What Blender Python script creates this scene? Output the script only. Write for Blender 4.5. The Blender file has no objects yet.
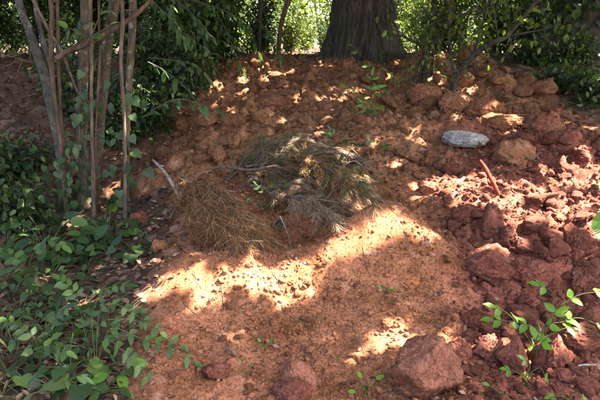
import bpy, math, random
import numpy as np
from mathutils import Vector, Matrix

random.seed(11)
rng = np.random.default_rng(11)
R = math.radians
scene = bpy.context.scene
COL = scene.collection

# ------------------------------------------------------------------ camera
F = 589.0                      # focal length in photo pixels (600 wide)
PITCH = R(15.0)
EYE = np.array([0.0, 0.0, 1.6])
cam_d = bpy.data.cameras.new('camera')
cam_d.sensor_width = 36.0
cam_d.lens = 36.0 * F / 600.0
cam_d.clip_start = 0.05
cam_d.clip_end = 600.0
cam = bpy.data.objects.new('camera', cam_d)
COL.objects.link(cam)
cam.location = EYE
cam.rotation_euler = (R(90) - PITCH, 0, 0)
scene.camera = cam

# ------------------------------------------------------------------ sky and sun
SUN_EL, SUN_AZ = R(57), R(88)          # azimuth from +Y towards +X: high on the right
SUN = np.array([math.cos(SUN_EL) * math.sin(SUN_AZ), math.cos(SUN_EL) * math.cos(SUN_AZ), math.sin(SUN_EL)])
world = bpy.data.worlds.new('World')
scene.world = world
world.use_nodes = True
wn = world.node_tree
sky = wn.nodes.new('ShaderNodeTexSky')
sky.sky_type = 'NISHITA'
sky.sun_disc = False
sky.sun_elevation = SUN_EL
sky.sun_rotation = SUN_AZ
sky.dust_density = 4.0
bg = wn.nodes['Background']
bg.inputs['Strength'].default_value = 0.115
wn.links.new(sky.outputs[0], bg.inputs['Color'])
sun_d = bpy.data.lights.new('sun', 'SUN')
sun_d.energy = 5.0
sun_d.angle = R(0.53)
sun_d.color = (1.0, 0.96, 0.90)
sun = bpy.data.objects.new('sun', sun_d)
COL.objects.link(sun)
sun.rotation_euler = Vector(SUN).to_track_quat('Z', 'Y').to_euler()
sun.location = (6, 6, 12)
vs = scene.view_settings
vs.view_transform = 'Standard'
vs.look = 'None'
vs.gamma = 1.0
vs.use_curve_mapping = False
vs.exposure = 4.1
vs.use_white_balance = True          # the camera's own white balance: shade light is blue
vs.white_balance_temperature = 7000
vs.white_balance_tint = 10
scene.cycles.use_denoising = True
scene.cycles.max_bounces = 8
scene.cycles.diffuse_bounces = 3
scene.cycles.transmission_bounces = 6
scene.cycles.sample_clamp_indirect = 6.0

# ------------------------------------------------------------------ numpy noise
def _hash(ix, iy, iz, seed):
    h = (ix.astype(np.int64) * 374761393 + iy.astype(np.int64) * 668265263 + iz.astype(np.int64) * 2147483647 + seed * 1274126177) & 0xffffffff
    h = ((h ^ (h >> 13)) * 1274126177) & 0xffffffff
    h = ((h ^ (h >> 16)) * 2246822519) & 0xffffffff
    return ((h ^ (h >> 15)) & 0xffffff) / float(0x1000000)

def vnoise(x, y, seed=0, z=None):
    x = np.asarray(x, float); y = np.asarray(y, float)
    ix = np.floor(x); iy = np.floor(y)
    fx = x - ix; fy = y - iy
    fx = fx * fx * fx * (fx * (fx * 6 - 15) + 10); fy = fy * fy * fy * (fy * (fy * 6 - 15) + 10)
    def plane(iz):
        a = _hash(ix, iy, iz, seed); b = _hash(ix + 1, iy, iz, seed)
        c = _hash(ix, iy + 1, iz, seed); d = _hash(ix + 1, iy + 1, iz, seed)
        return (a * (1 - fx) + b * fx) * (1 - fy) + (c * (1 - fx) + d * fx) * fy
    if z is None:
        return plane(np.zeros_like(ix))
    z = np.asarray(z, float); iz = np.floor(z); fz = z - iz; fz = fz * fz * (3 - 2 * fz)
    return plane(iz) * (1 - fz) + plane(iz + 1) * fz

def fbm(x, y, seed=0, octaves=4, z=None):
    s = 0; a = 0.5
    for o in range(octaves):
        k = 2.03 ** o
        s = s + a * (vnoise(x * k, y * k, seed + o, None if z is None else z * k) - 0.5)
        a *= 0.5
    return s

def lumps(x, y, cell, seed, dens=1.0, sharp=0.5):
    """Half-buried lumps, one per cell at most: height in metres."""
    gx = x / cell; gy = y / cell
    ix = np.floor(gx); iy = np.floor(gy)
    out = np.zeros_like(gx)
    z0 = np.zeros_like(ix)
    for dx in (-1, 0, 1):
        for dy in (-1, 0, 1):
            cx = ix + dx; cy = iy + dy
            px = cx + _hash(cx, cy, z0, seed); py = cy + _hash(cx, cy, z0, seed + 1)
            rr = 0.22 + 0.42 * _hash(cx, cy, z0, seed + 2) ** 1.5
            on = _hash(cx, cy, z0, seed + 3) < dens
            an = _hash(cx, cy, z0, seed + 4) * 6.283
            ca, sa = np.cos(an), np.sin(an)
            ux = (gx - px) * ca + (gy - py) * sa; uy = (-(gx - px) * sa + (gy - py) * ca) * (1.0 + 0.7 * _hash(cx, cy, z0, seed + 5))
            d2 = (ux * ux + uy * uy) / (rr * rr)
            hgt = np.where((d2 < 1) & on, rr * np.power(np.clip(1 - d2, 0, 1), sharp), 0)
            out = np.maximum(out, hgt)
    return out * cell

def sstep(a, b, x):
    t = np.clip((np.asarray(x, float) - a) / (b - a), 0, 1)
    return t * t * (3 - 2 * t)

# ------------------------------------------------------------------ terrain
_py = [-60, 0, 1.5, 2.4, 3.0, 3.6, 4.2, 4.8, 6.0, 7.0, 8.0, 8.6, 10, 15, 40, 200]
_pz = [-.6, -.1, -.05, 0.0, .15, .28, .40, .54, .92, 1.17, 1.37, 1.41, 1.38, 1.28, 1.2, 1.2]
_ty = np.linspace(-60, 200, 26001)
_tz = np.interp(_ty, _py, _pz)
_k = np.ones(41) / 41
_tz = np.convolve(np.pad(_tz, 20, mode='edge'), _k, mode='valid')

BUMPS = [  # x, y, amp, rx, ry, rot
    (0.56, 3.53, .33, .30, .24, 0.3),
    (0.22, 3.40, .14, .28, .14, 0.65),
    (0.86, 3.38, .10, .25, .28, 0.0),
    (-0.40, 3.26, .17, .60, .26, 0.1),
    (-0.08, 3.98, -.30, .34, .26, 0.0),
    (0.35, 4.30, -.07, .30, .20, 0.3),
    (1.10, 2.95, -.07, .3, .4, 0.3),
    (1.55, 3.55, -.06, .5, .14, 0.1),
    (1.35, 4.25, .12, .60, .45, 0.2),
    (2.05, 3.6, .12, .50, .45, 0.0),
    (0.0, 2.75, -.05, .5, .3, 0.0),
    (1.55, 6.9, .13, .55, .30, 0.0),
    (2.3, 6.6, .12, .45, .35, 0.3),
    (-0.7, 7.3, .13, .35, .30, 0.0),
    (0.3, 7.5, .06, .6, .25, 0.0),
    (-0.35, 6.3, .06, .4, .25, 0.0),
    (0.7, 5.6, .07, .5, .3, 0.0),
    (2.4, 5.2, .09, .5, .4, 0.0),
]

_b = np.random.default_rng(5)
for _ in range(22):
    _y = _b.uniform(4.9, 8.0)
    BUMPS.append((_b.uniform(-.32, .34) * _y, _y, _b.uniform(.04, .11) * _b.choice([1, 1, -1]), _b.uniform(.18, .42), _b.uniform(.12, .26), _b.uniform(-.5, .5)))

def h_smooth(x, y):
    x = np.asarray(x, float); y = np.asarray(y, float)
    z = np.interp(y, _ty, _tz)
    drop = np.interp(y, [-10, 1.5, 2.4, 3.2, 4.6, 5.3, 6.2, 7.2], [0, 0, -.06, -.22, -.28, -.27, -.14, 0])
    z = z + drop * sstep(-0.75, -1.5, x)
    for bx, by, a, rx, ry, rot in BUMPS:
        c, s = math.cos(rot), math.sin(rot)
        u = ((x - bx) * c + (y - by) * s) / rx; v = (-(x - bx) * s + (y - by) * c) / ry
        z = z + a * np.exp(-(u * u + v * v))
    return z

def soil_mask(x, y):
    """1 on the dug red soil, 0 on the forest floor."""
    edge = -0.78 - 0.10 * (y - 3.0) + 0.35 * fbm(x * 1.3, y * 1.3, 40, 3)
    edge = np.where(y > 4.6, edge - 6.0 * sstep(4.7, 5.6, y), edge)
    m = sstep(edge - 0.18, edge + 0.12, x)
    m = m * (1 - sstep(7.9, 8.6, y + 0.8 * fbm(x * 0.9, y * 0.9, 50, 3)))
    lim = np.interp(y, [2, 3.5, 5, 5.7, 6.5, 8], [5, 4.2, 3.1, 2.6, 2.35, 2.3])
    m = m * (1 - sstep(lim - .2, lim + .35, x + 0.9 * fbm(x * 1.1, y * 1.1, 60, 3)))
    m = m * (1 - .8 * sstep(-1.1, -1.7, x + .5 * fbm(x, y, 66, 2)))      # bank behind the stems: forest-floor colour mixed in to paint its deep shade
    return np.clip(m, 0, 1)

def crimson_mask(x, y):
    d = (x - (0.55 + 0.18 * (y - 2.5))) + 0.5 * fbm(x * 1.6, y * 1.6, 70, 3)
    return sstep(-0.1, 0.55, d) * (1 - sstep(5.0, 6.2, y))

def rough_mask(x, y):
    """how blocky the soil is: rubble on the right and on the upper slope, fine on the front mound"""
    r = 0.28 + 0.65 * crimson_mask(x, y) + 0.55 * sstep(4.4, 5.4, y) * (0.5 + 1.0 * vnoise(x * 1.2, y * 1.2, 81))
    r = r * (1 - 0.65 * np.exp(-(((x - 0.5) / 0.4) ** 2 + ((y - 3.7) / 0.3) ** 2)))
    return np.clip(r, 0.1, 1.25)

def h_full(x, y):
    x = np.asarray(x, float); y = np.asarray(y, float)
    z = h_smooth(x, y)
    s = soil_mask(x, y); r = rough_mask(x, y)
    wx = x + 0.07 * fbm(x * 6, y * 6, 90, 3); wy = y + 0.07 * fbm(x * 6, y * 6, 95, 3)
    vx = x + 0.015 * fbm(x * 20, y * 20, 91, 3); vy = y + 0.015 * fbm(x * 20, y * 20, 96, 3)
    near = 1 - sstep(9, 13, y)
    d = 0.10 * fbm(x * 1.9, y * 1.9, 1, 3) + 0.05 * fbm(x * 6, y * 6, 5, 4)
    fine = 1 - .6 * (1 - crimson_mask(x, y)) * (1 - sstep(3.7, 4.4, y)) * (.4 + .9 * vnoise(x * 2.2, y * 2.2, 83))
    patch = .15 + 1.5 * sstep(.25, .75, vnoise(x * 1.7, y * 1.7, 87))
    l1 = patch * lumps(wx, wy, 0.34, 101, 0.6, 0.5); l2 = patch * lumps(wx, wy, 0.15, 111, 0.6, 0.5)
    l3 = lumps(vx, vy, 0.075, 121, 0.6, 0.6); l4 = lumps(vx, vy, 0.036, 131, 0.7, 0.8)
    d = d + s * (r * (0.55 * l1 + 0.50 * l2) + fine * (0.5 * r * l3 + 0.30 * l3 + 0.32 * l4))
    d = d + 0.018 * fbm(x * 26, y * 26, 15, 4) + s * (0.004 + .010 * r) * np.abs(fbm(x * 13, y * 13, 25, 4)) * 4 + (1 - s) * (.25 * lumps(wx, wy, .3, 141, .6, .8) + .02 * fbm(x * 9, y * 9, 35, 3))
    dome = 1 - .72 * np.exp(-((x - .45) / .48) ** 2 - ((y - 3.48) / .32) ** 2)     # fine sieved soil on the rounded ridge
    return z + d * dome * (0.15 + 0.85 * near)

GRID = {}
def h_mesh(x, y):
    """height of the built ground mesh"""
    x = np.asarray(x, float); y = np.asarray(y, float)
    if not GRID: return h_full(x, y)
    gx, gy, Zg = GRID['x'], GRID['y'], GRID['z']
    i = np.clip(np.searchsorted(gx, x) - 1, 0, len(gx) - 2); j = np.clip(np.searchsorted(gy, y) - 1, 0, len(gy) - 2)
    u = (x - gx[i]) / (gx[i + 1] - gx[i]); v = (y - gy[j]) / (gy[j + 1] - gy[j])
    return (Zg[j, i] * (1 - u) + Zg[j, i + 1] * u) * (1 - v) + (Zg[j + 1, i] * (1 - u) + Zg[j + 1, i + 1] * u) * v
def hz(x, y):
    return float(h_mesh(np.array([x]), np.array([y]))[0])

# pixel of the photograph -> direction; the distance always comes from the ground or the thing's own place
_f = np.array([0, math.cos(PITCH), -math.sin(PITCH)]); _u = np.array([0, math.sin(PITCH), math.cos(PITCH)])
def ray(px, py):
    d = _f + np.array([1.0, 0, 0]) * (px - 300) / F + _u * (200 - py) / F
    return d / np.linalg.norm(d)
_T = np.concatenate([np.linspace(1.2, 12, 3000), np.linspace(12, 70, 1500)])
def ground_at(px, py):
    d = ray(px, py)
    P = EYE[None, :] + _T[:, None] * d[None, :]
    below = P[:, 2] < h_mesh(P[:, 0], P[:, 1])
    i = int(np.argmax(below)) if below.any() else len(_T) - 1
    return P[i].copy()
def at_depth(px, py, Y):
    d = ray(px, py)
    return EYE + d * ((Y - EYE[1]) / d[1])

# ------------------------------------------------------------------ mesh helpers
def link_mesh(name, verts, faces, mat=None, smooth=True):
    """faces: list of integer arrays (n,3) or (n,4)"""
    me = bpy.data.meshes.new(name)
    verts = np.asarray(verts, np.float32)
    loops = np.concatenate([f.ravel() for f in faces]).astype(np.int32)
    sizes = np.concatenate([np.full(len(f), f.shape[1], np.int32) for f in faces])
    me.vertices.add(len(verts)); me.vertices.foreach_set('co', verts.ravel())
    me.loops.add(len(loops)); me.loops.foreach_set('vertex_index', loops)
    me.polygons.add(len(sizes))
    me.polygons.foreach_set('loop_start', (np.cumsum(sizes) - sizes).astype(np.int32))
    if smooth:
        me.polygons.foreach_set('use_smooth', np.ones(len(sizes), bool))
    me.update(calc_edges=True)
    if mat:
        me.materials.append(mat)
    return me

def put(name, me, parent=None, loc=None):
    o = bpy.data.objects.new(name, me)
    COL.objects.link(o)
    if parent:
        o.parent = parent
    if loc is not None:
        o.location = loc
    return o

def tag(o, label, cat=None, group=None, kind=None):
    if label: o['label'] = label
    if cat: o['category'] = cat
    if group: o['group'] = group
    if kind: o['kind'] = kind
    return o

def thing(name, loc, label, cat, group=None):
    o = bpy.data.objects.new(name, None)
    o.empty_display_size = 0.05
    COL.objects.link(o)
    o.location = [float(v) for v in loc]
    return tag(o, label, cat, group)

class MB:
    def __init__(self): self.v = []; self.f = []; self.n = 0
    def add(self, v, *faces):
        v = np.asarray(v, float)
        self.v.append(v)
        for f in faces:
            self.f.append(np.asarray(f, np.int64) + self.n)
        self.n += len(v)
    def build(self, name, mat, parent=None, origin=None, smooth=True):
        V = np.concatenate(self.v)
        org = np.zeros(3)
        p = parent
        while p is not None:
            org = org + np.array(p.location); p = p.parent
        if parent is None and origin is not None:
            org = np.array(origin, float)
        o = put(name, link_mesh(name, V - org, self.f, mat, smooth), parent)
        if parent is None and origin is not None:
            o.location = [float(c) for c in origin]
        return o

def spline(pts, n):
    """Catmull-Rom through the points, n samples"""
    P = np.asarray(pts, float)
    if len(P) == 2:
        t = np.linspace(0, 1, n)[:, None]
        return P[0] * (1 - t) + P[1] * t
    P = np.vstack([2 * P[0] - P[1], P, 2 * P[-1] - P[-2]])
    m = len(P) - 3
    out = []
    for t in np.linspace(0, m - 1e-6, n):
        i = int(t); u = t - i
        a, b, c, d = P[i], P[i + 1], P[i + 2], P[i + 3]
        out.append(0.5 * ((2 * b) + (c - a) * u + (2 * a - 5 * b + 4 * c - d) * u * u + (3 * b - a - 3 * c + d) * u ** 3))
    return np.array(out)

def tube(pts, radii, sides=8, rough=0.0, seed=0, cap=True):
    P = np.asarray(pts, float); n = len(P)
    r = np.interp(np.linspace(0, 1, n), np.linspace(0, 1, len(radii)), radii)
    T = np.gradient(P, axis=0); T /= np.linalg.norm(T, axis=1)[:, None] + 1e-9
    ref = np.array([0.13, 0.95, 0.2]) if abs(T[0][1]) < 0.8 else np.array([1.0, 0.1, 0.2])
    A = np.cross(T, ref); A /= np.linalg.norm(A, axis=1)[:, None] + 1e-9
    B = np.cross(T, A)
    th = np.arange(sides) * 2 * math.pi / sides
    rr = r[:, None] * np.ones(sides)[None, :]
    if rough:
        s = np.linspace(0, 1, n)[:, None] * np.linalg.norm(P[-1] - P[0]) / max(r.mean(), 1e-4)
        rr = rr * (1 + rough * 2 * (fbm(np.cos(th)[None, :] * 1.5 + 7, np.sin(th)[None, :] * 1.5 + 0 * s, seed, 3, s * 0.35 + 0 * th[None, :])))
    V = P[:, None, :] + rr[..., None] * (A[:, None, :] * np.cos(th)[None, :, None] + B[:, None, :] * np.sin(th)[None, :, None])
    V = V.reshape(-1, 3)
    i = np.arange(n - 1)[:, None] * sides; j = np.arange(sides)[None, :]; k = (j + 1) % sides
    q = np.stack([i + j, i + k, i + sides + k, i + sides + j], -1).reshape(-1, 4)
    faces = [q]
    if cap:
        V = np.vstack([V, P[0], P[-1]])
        a = len(V) - 2; b = len(V) - 1
        j = np.arange(sides); k = (j + 1) % sides
        faces.append(np.stack([np.full(sides, a), k, j], -1))
        faces.append(np.stack([np.full(sides, b), (n - 1) * sides + j, (n - 1) * sides + k], -1))
    return V, faces

def norm(v):
    v = np.asarray(v, float)
    return v / (np.linalg.norm(v, axis=-1, keepdims=True) + 1e-9)

# leaf outlines: x across, y along, z up (folded along the midrib, tip drooping)
def leaf_template(widths, ts, fold=0.12, droop=0.15, zig=0.0):
    V = []; Fq = []
    n = len(ts)
    for i, (t, w) in enumerate(zip(ts, widths)):
        z = -droop * t * t
        wv = 0.03 * math.sin(t * 9)
        V += [(-w, t, z + fold * w * 2 + wv), (0, t, z), (w, t, z + fold * w * 2 - wv)]
    for i in range(n - 1):
        a = 3 * i
        Fq += [(a, a + 1, a + 4, a + 3), (a + 1, a + 2, a + 5, a + 4)]
    return np.array(V, float), np.array(Fq)
OVATE = leaf_template([.02, .19, .26, .23, .14, .005], [0, .16, .36, .58, .8, 1.0])
LANCE = leaf_template([.015, .10, .155, .14, .08, .005], [0, .16, .38, .6, .82, 1.0], droop=.28)
ROUND = leaf_template([.03, .25, .33, .30, .19, .02], [0, .14, .35, .6, .85, 1.0], fold=.08, droop=.1)
def _ivy():
    half = [(.10, -.03), (.30, -.07), (.48, .12), (.42, .30), (.40, .52), (.24, .66), (0, 1.0)]
    out = [(0, .04)] + half + [(-x, y) for x, y in half[-2::-1]]
    V = [(0, .34, .0)] + [(x, y, .10 * abs(x) * (1.2 - y) + .05 * math.sin(5 * x + 3 * y) - .16 * y * y) for x, y in out]
    n = len(out)
    return np.array(V, float), np.array([(0, 1 + (i + 1) % n, 1 + i) for i in range(n)])[:, ::-1]
IVY = _ivy()
SIMPLE = (np.array([(0, 0, 0), (.30, .45, .06), (0, 1, -.06), (-.30, .45, .06)], float), np.array([(0, 1, 2), (0, 2, 3)]))
MIDLEAF = (np.array([(0, 0, 0), (.21, .22, .05), (.27, .52, .05), (0, 1, -.10), (-.27, .52, .05), (-.21, .22, .05)], float), np.array([(0, 1, 2, 3), (0, 3, 4, 5)]))
NEEDLE = (np.array([(-.5, 0, 0), (.5, 0, 0), (.42, .5, .10), (-.42, .5, .10), (.12, 1, -.04), (-.12, 1, -.04)], float), np.array([(0, 1, 2, 3), (3, 2, 4, 5)]))

def add_leaves(mb, tmpl, pos, d, nrm, size, width=None):
    V, Fc = tmpl
    pos = np.asarray(pos, float); N = len(pos)
    if N == 0: return
    y = norm(d); x = norm(np.cross(y, nrm)); z = np.cross(x, y)
    size = np.broadcast_to(np.asarray(size, float), (N,))
    w = size if width is None else np.broadcast_to(np.asarray(width, float), (N,))
    P = pos[:, None, :] + x[:, None, :] * (V[None, :, 0:1] * w[:, None, None]) + y[:, None, :] * (V[None, :, 1:2] * size[:, None, None]) + z[:, None, :] * (V[None, :, 2:3] * size[:, None, None])
    F2 = (np.arange(N) * len(V))[:, None, None] + Fc[None]
    mb.add(P.reshape(-1, 3), F2.reshape(-1, Fc.shape[1]))

_leafmesh = {}
def leaf_object(tmpl, key, mat, parent, base, d, nrm, size, name='leaf'):
    """one leaf as its own object; leaves of a kind share one mesh"""
    k = (key, mat.name)
    if k not in _leafmesh:
        _leafmesh[k] = link_mesh(key + '_leaf', tmpl[0], [tmpl[1]], mat)
    org = np.zeros(3); p = parent
    while p is not None:
        org = org + np.array(p.location); p = p.parent
    y = norm(d); x = norm(np.cross(y, nrm)); z = np.cross(x, y)
    M = Matrix(((x[0] * size, y[0] * size, z[0] * size, base[0] - org[0]),
                (x[1] * size, y[1] * size, z[1] * size, base[1] - org[1]),
                (x[2] * size, y[2] * size, z[2] * size, base[2] - org[2]), (0, 0, 0, 1)))
    o = put(name, _leafmesh[k], parent)
    o.matrix_basis = M
    return o

# ------------------------------------------------------------------ materials
def nodes_of(name):
    m = bpy.data.materials.new(name); m.use_nodes = True
    nt = m.node_tree
    return m, nt, nt.nodes['Principled BSDF'], nt.nodes['Material Output']
def N(nt, t, **kw):
    n = nt.nodes.new('ShaderNode' + t)
    for k, v in kw.items(): setattr(n, k, v)
    return n
def noise(nt, scale, detail=5, rough=.6, coord=None, vec=None):
    n = N(nt, 'TexNoise'); n.inputs['Scale'].default_value = scale; n.inputs['Detail'].default_value = detail; n.inputs['Roughness'].default_value = rough
    if vec is not None: nt.links.new(vec, n.inputs['Vector'])
    return n
def ramp(nt, src, stops):
    r = N(nt, 'ValToRGB'); e = r.color_ramp.elements
    while len(e) < len(stops): e.new(0.5)
    for el, (p, c) in zip(e, stops):
        el.position = p; el.color = (*c, 1) if len(c) == 3 else c
    nt.links.new(src, r.inputs['Fac'])
    return r
def mix(nt, fac, a, b, mode='MIX'):
    m = N(nt, 'Mix', data_type='RGBA', blend_type=mode)
    for sock, v in ((m.inputs[0], fac), (m.inputs[6], a), (m.inputs[7], b)):
        if isinstance(v, (int, float)): sock.default_value = v
        elif isinstance(v, tuple): sock.default_value = (*v, 1)
        else: nt.links.new(v, sock)
    return m.outputs[2]
def bump(nt, bsdf, height, strength, dist):
    b = N(nt, 'Bump'); b.inputs['Strength'].default_value = strength; b.inputs['Distance'].default_value = dist
    nt.links.new(height, b.inputs['Height']); nt.links.new(b.outputs[0], bsdf.inputs['Normal'])
    return b
def attr(nt, name):
    a = N(nt, 'Attribute', attribute_name=name); return a.outputs['Fac']

ORANGE = ((.150, .054, .021), (.385, .152, .078))
BROWN = ((.130, .052, .022), (.33, .146, .075))
CRIMSON = ((.098, .030, .017), (.275, .090, .058))
PALE = (.46, .27, .20)

def soil_color(nt, pal, vec):
    big = noise(nt, 5.0, 6, .68, vec=vec); fine = noise(nt, 80, 5, .75, vec=vec)
    c = mix(nt, ramp(nt, big.outputs[0], [(.33, (0, 0, 0)), (.66, (1, 1, 1))]).outputs[0], pal[0], pal[1])
    c = mix(nt, ramp(nt, fine.outputs[0], [(.36, (.55, .55, .55)), (.62, (1.15, 1.15, 1.15))]).outputs[0], (0, 0, 0), c, 'MULTIPLY') if False else mix(nt, 1.0, c, ramp(nt, fine.outputs[0], [(.36, (.36, .33, .31)), (.60, (1, 1, 1))]).outputs[0], 'MULTIPLY')
    return c, fine

def soil_material(name, pal, pale_amt=.25):
    m, nt, b, out = nodes_of(name)
    tc = N(nt, 'TexCoord'); vec = tc.outputs['Object']
    oi = N(nt, 'ObjectInfo')
    add = N(nt, 'VectorMath', operation='ADD'); nt.links.new(vec, add.inputs[0]); nt.links.new(oi.outputs['Location'], add.inputs[1])
    c, fine = soil_color(nt, pal, add.outputs[0])
    v = N(nt, 'MapRange'); v.inputs['To Min'].default_value = .72; v.inputs['To Max'].default_value = 1.2
    nt.links.new(oi.outputs['Random'], v.inputs['Value'])
    c = mix(nt, 1.0, c, v.outputs[0], 'MULTIPLY')
    sp = noise(nt, 14, 3, .6, vec=add.outputs[0])
    c = mix(nt, ramp(nt, sp.outputs[0], [(.56, (0, 0, 0)), (.70, (pale_amt,) * 3)]).outputs[0], c, PALE)
    nt.links.new(c, b.inputs['Base Color'])
    b.inputs['Roughness'].default_value = .95; b.inputs['Specular IOR Level'].default_value = .12
    n2 = noise(nt, 38, 9, .8, vec=add.outputs[0])
    bump(nt, b, n2.outputs[0], 1.0, .014)
    return m

def ground_material():
    m, nt, b, out = nodes_of('ground_soil')
    tc = N(nt, 'TexCoord'); vec = tc.outputs['Object']
    co, _ = soil_color(nt, ORANGE, vec); cb, _ = soil_color(nt, BROWN, vec); cc, fine = soil_color(nt, CRIMSON, vec)
    c = mix(nt, attr(nt, 'upper'), co, cb)
    c = mix(nt, attr(nt, 'crimson'), c, cc)
    sp = noise(nt, 11, 5, .65, vec=vec)
    c = mix(nt, ramp(nt, sp.outputs[0], [(.58, (0, 0, 0)), (.72, (.45, .45, .45))]).outputs[0], c, PALE)
    # dark organic bits
    db = noise(nt, 38, 3, .6, vec=vec)
    c = mix(nt, ramp(nt, db.outputs[0], [(.29, (.7, .7, .7)), (.36, (0, 0, 0))]).outputs[0], c, (.04, .022, .014))
    # forest floor: mould with dead leaves
    vo = N(nt, 'TexVoronoi'); vo.inputs['Scale'].default_value = 17; vo.inputs['Randomness'].default_value = 1
    nt.links.new(vec, vo.inputs['Vector'])
    sep = N(nt, 'SeparateColor'); nt.links.new(vo.outputs['Color'], sep.inputs[0])
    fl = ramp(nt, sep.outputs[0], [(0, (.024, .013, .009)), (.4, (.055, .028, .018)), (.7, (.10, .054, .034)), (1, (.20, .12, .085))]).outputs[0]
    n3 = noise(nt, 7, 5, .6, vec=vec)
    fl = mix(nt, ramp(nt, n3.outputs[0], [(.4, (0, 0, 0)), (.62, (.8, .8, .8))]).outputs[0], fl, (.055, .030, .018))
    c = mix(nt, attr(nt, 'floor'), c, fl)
    nt.links.new(c, b.inputs['Base Color'])
    b.inputs['Roughness'].default_value = .96; b.inputs['Specular IOR Level'].default_value = .1
    n2 = noise(nt, 60, 9, .8, vec=vec)
    bump(nt, b, n2.outputs[0], .8, .010)
    return m

def leaf_material(name, dark, light, trans=.35, rough=.42, spec=.4, yellow=None):
    m, nt, b, out = nodes_of(name)
    g = N(nt, 'NewGeometry'); oi = N(nt, 'ObjectInfo')
    a = N(nt, 'Math', operation='ADD'); nt.links.new(g.outputs['Random Per Island'], a.inputs[0]); nt.links.new(oi.outputs['Random'], a.inputs[1])
    fr = N(nt, 'Math', operation='FRACT'); nt.links.new(a.outputs[0], fr.inputs[0])
    stops = [(0, dark), (.75, light)] + ([(1.0, yellow)] if yellow else [])
    c = ramp(nt, fr.outputs[0], stops).outputs[0]
    tc = N(nt, 'TexCoord')
    n1 = noise(nt, 6, 3, .6, vec=tc.outputs['Object'])
    c = mix(nt, 1.0, c, ramp(nt, n1.outputs[0], [(.3, (.72, .72, .72)), (.65, (1, 1, 1))]).outputs[0], 'MULTIPLY')
    nt.links.new(c, b.inputs['Base Color'])
    b.inputs['Roughness'].default_value = rough; b.inputs['Specular IOR Level'].default_value = spec
    t = N(nt, 'BsdfTranslucent'); nt.links.new(mix(nt, 1.0, c, (1.5, 1.5, .7), 'MULTIPLY'), t.inputs['Color'])
    ms = N(nt, 'MixShader'); ms.inputs[0].default_value = trans
    nt.links.new(b.outputs[0], ms.inputs[1]); nt.links.new(t.outputs[0], ms.inputs[2]); nt.links.new(ms.outputs[0], out.inputs[0])
    return m

def bark_material(name, dark, light, moss=None, zscale=.18, scale=30, strength=.8, dist=.01):
    m, nt, b, out = nodes_of(name)
    tc = N(nt, 'TexCoord'); mp = N(nt, 'Mapping'); mp.inputs['Scale'].default_value = (1, 1, zscale)
    nt.links.new(tc.outputs['Object'], mp.inputs[0])
    n1 = noise(nt, scale, 7, .65, vec=mp.outputs[0])
    c = mix(nt, ramp(nt, n1.outputs[0], [(.35, (0, 0, 0)), (.66, (1, 1, 1))]).outputs[0], dark, light)
    n4 = noise(nt, 3.2, 4, .6, vec=tc.outputs['Object'])
    c = mix(nt, 1.0, c, ramp(nt, n4.outputs[0], [(.35, (.6, .6, .6)), (.62, (1.1, 1.1, 1.1))]).outputs[0], 'MULTIPLY')
    if moss:
        n2 = noise(nt, 5, 6, .65, vec=tc.outputs['Object'])
        c = mix(nt, ramp(nt, n2.outputs[0], [(.48, (0, 0, 0)), (.64, (.75, .75, .75))]).outputs[0], c, moss)
    if moss and light[0] > .09:
        n5 = noise(nt, 13, 5, .7, vec=tc.outputs['Object'])
        c = mix(nt, ramp(nt, n5.outputs[0], [(.57, (0, 0, 0)), (.66, (.8, .8, .8))]).outputs[0], c, (.20, .19, .15))
        n6 = noise(nt, 9, 4, .6, vec=tc.outputs['Object'])
        c = mix(nt, ramp(nt, n6.outputs[0], [(.36, (.75, .75, .75)), (.44, (0, 0, 0))]).outputs[0], c, (.018, .014, .010))
    nt.links.new(c, b.inputs['Base Color'])
    b.inputs['Roughness'].default_value = .85; b.inputs['Specular IOR Level'].default_value = .2
    bump(nt, b, n1.outputs[0], strength, dist)
    return m

M = {}
M['ground'] = ground_material()
M['clod_orange'] = soil_material('clod_orange', ORANGE)
M['clod_brown'] = soil_material('clod_brown', BROWN)
M['clod_crimson'] = soil_material('clod_crimson', CRIMSON, .2)
M['boulder'] = soil_material('boulder_soil', ((.14, .050, .028), (.33, .130, .080)), .15)
M['grey_stone'] = soil_material('grey_stone', ((.20, .185, .165), (.50, .47, .44)), .45)
M['oak_bark'] = bark_material('oak_bark', (.010, .008, .007), (.080, .066, .053), (.036, .042, .018), .3, 34, 1.0, .03)
M['dark_bark'] = bark_material('dark_bark', (.018, .015, .013), (.060, .050, .042), (.03, .038, .018), .2, 26, .8, .01)
M['grey_bark'] = bark_material('grey_bark', (.024, .021, .018), (.120, .108, .096), (.038, .039, .018), .5, 24, .35, .004)
M['tan_bark'] = bark_material('tan_bark', (.028, .019, .012), (.118, .080, .050), (.042, .042, .016), .5, 26, .5, .005)
M['brown_bark'] = bark_material('brown_bark', (.030, .017, .011), (.115, .068, .045), None, .25, 36, .5, .004)
M['pink_bark'] = bark_material('pink_bark', (.038, .024, .016), (.145, .096, .068), None, .25, 36, .4, .003)
M['dead_wood'] = bark_material('dead_wood', (.15, .11, .085), (.42, .34, .29), None, .3, 40, .5, .003)
M['red_wood'] = bark_material('red_wood', (.085, .014, .007), (.33, .034, .012), None, .3, 30, .9, .006)
M['vine'] = bark_material('vine', (.05, .035, .022), (.13, .10, .06), None, .5, 40, .3, .002)
M['stalk'] = bark_material('stalk', (.035, .040, .014), (.085, .095, .034), None, .5, 30, .2, .001)
M['ivy'] = leaf_material('ivy_leaf', (.011, .025, .006), (.030, .060, .014), .25, .45, .28, (.070, .105, .024))
M['dark_leaf'] = leaf_material('dark_leaf', (.016, .035, .009), (.040, .078, .018), .30, .45, .28, (.085, .13, .030))
M['frond'] = leaf_material('frond_leaf', (.022, .050, .014), (.052, .100, .026), .35, .48, .28, (.080, .135, .035))
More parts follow.
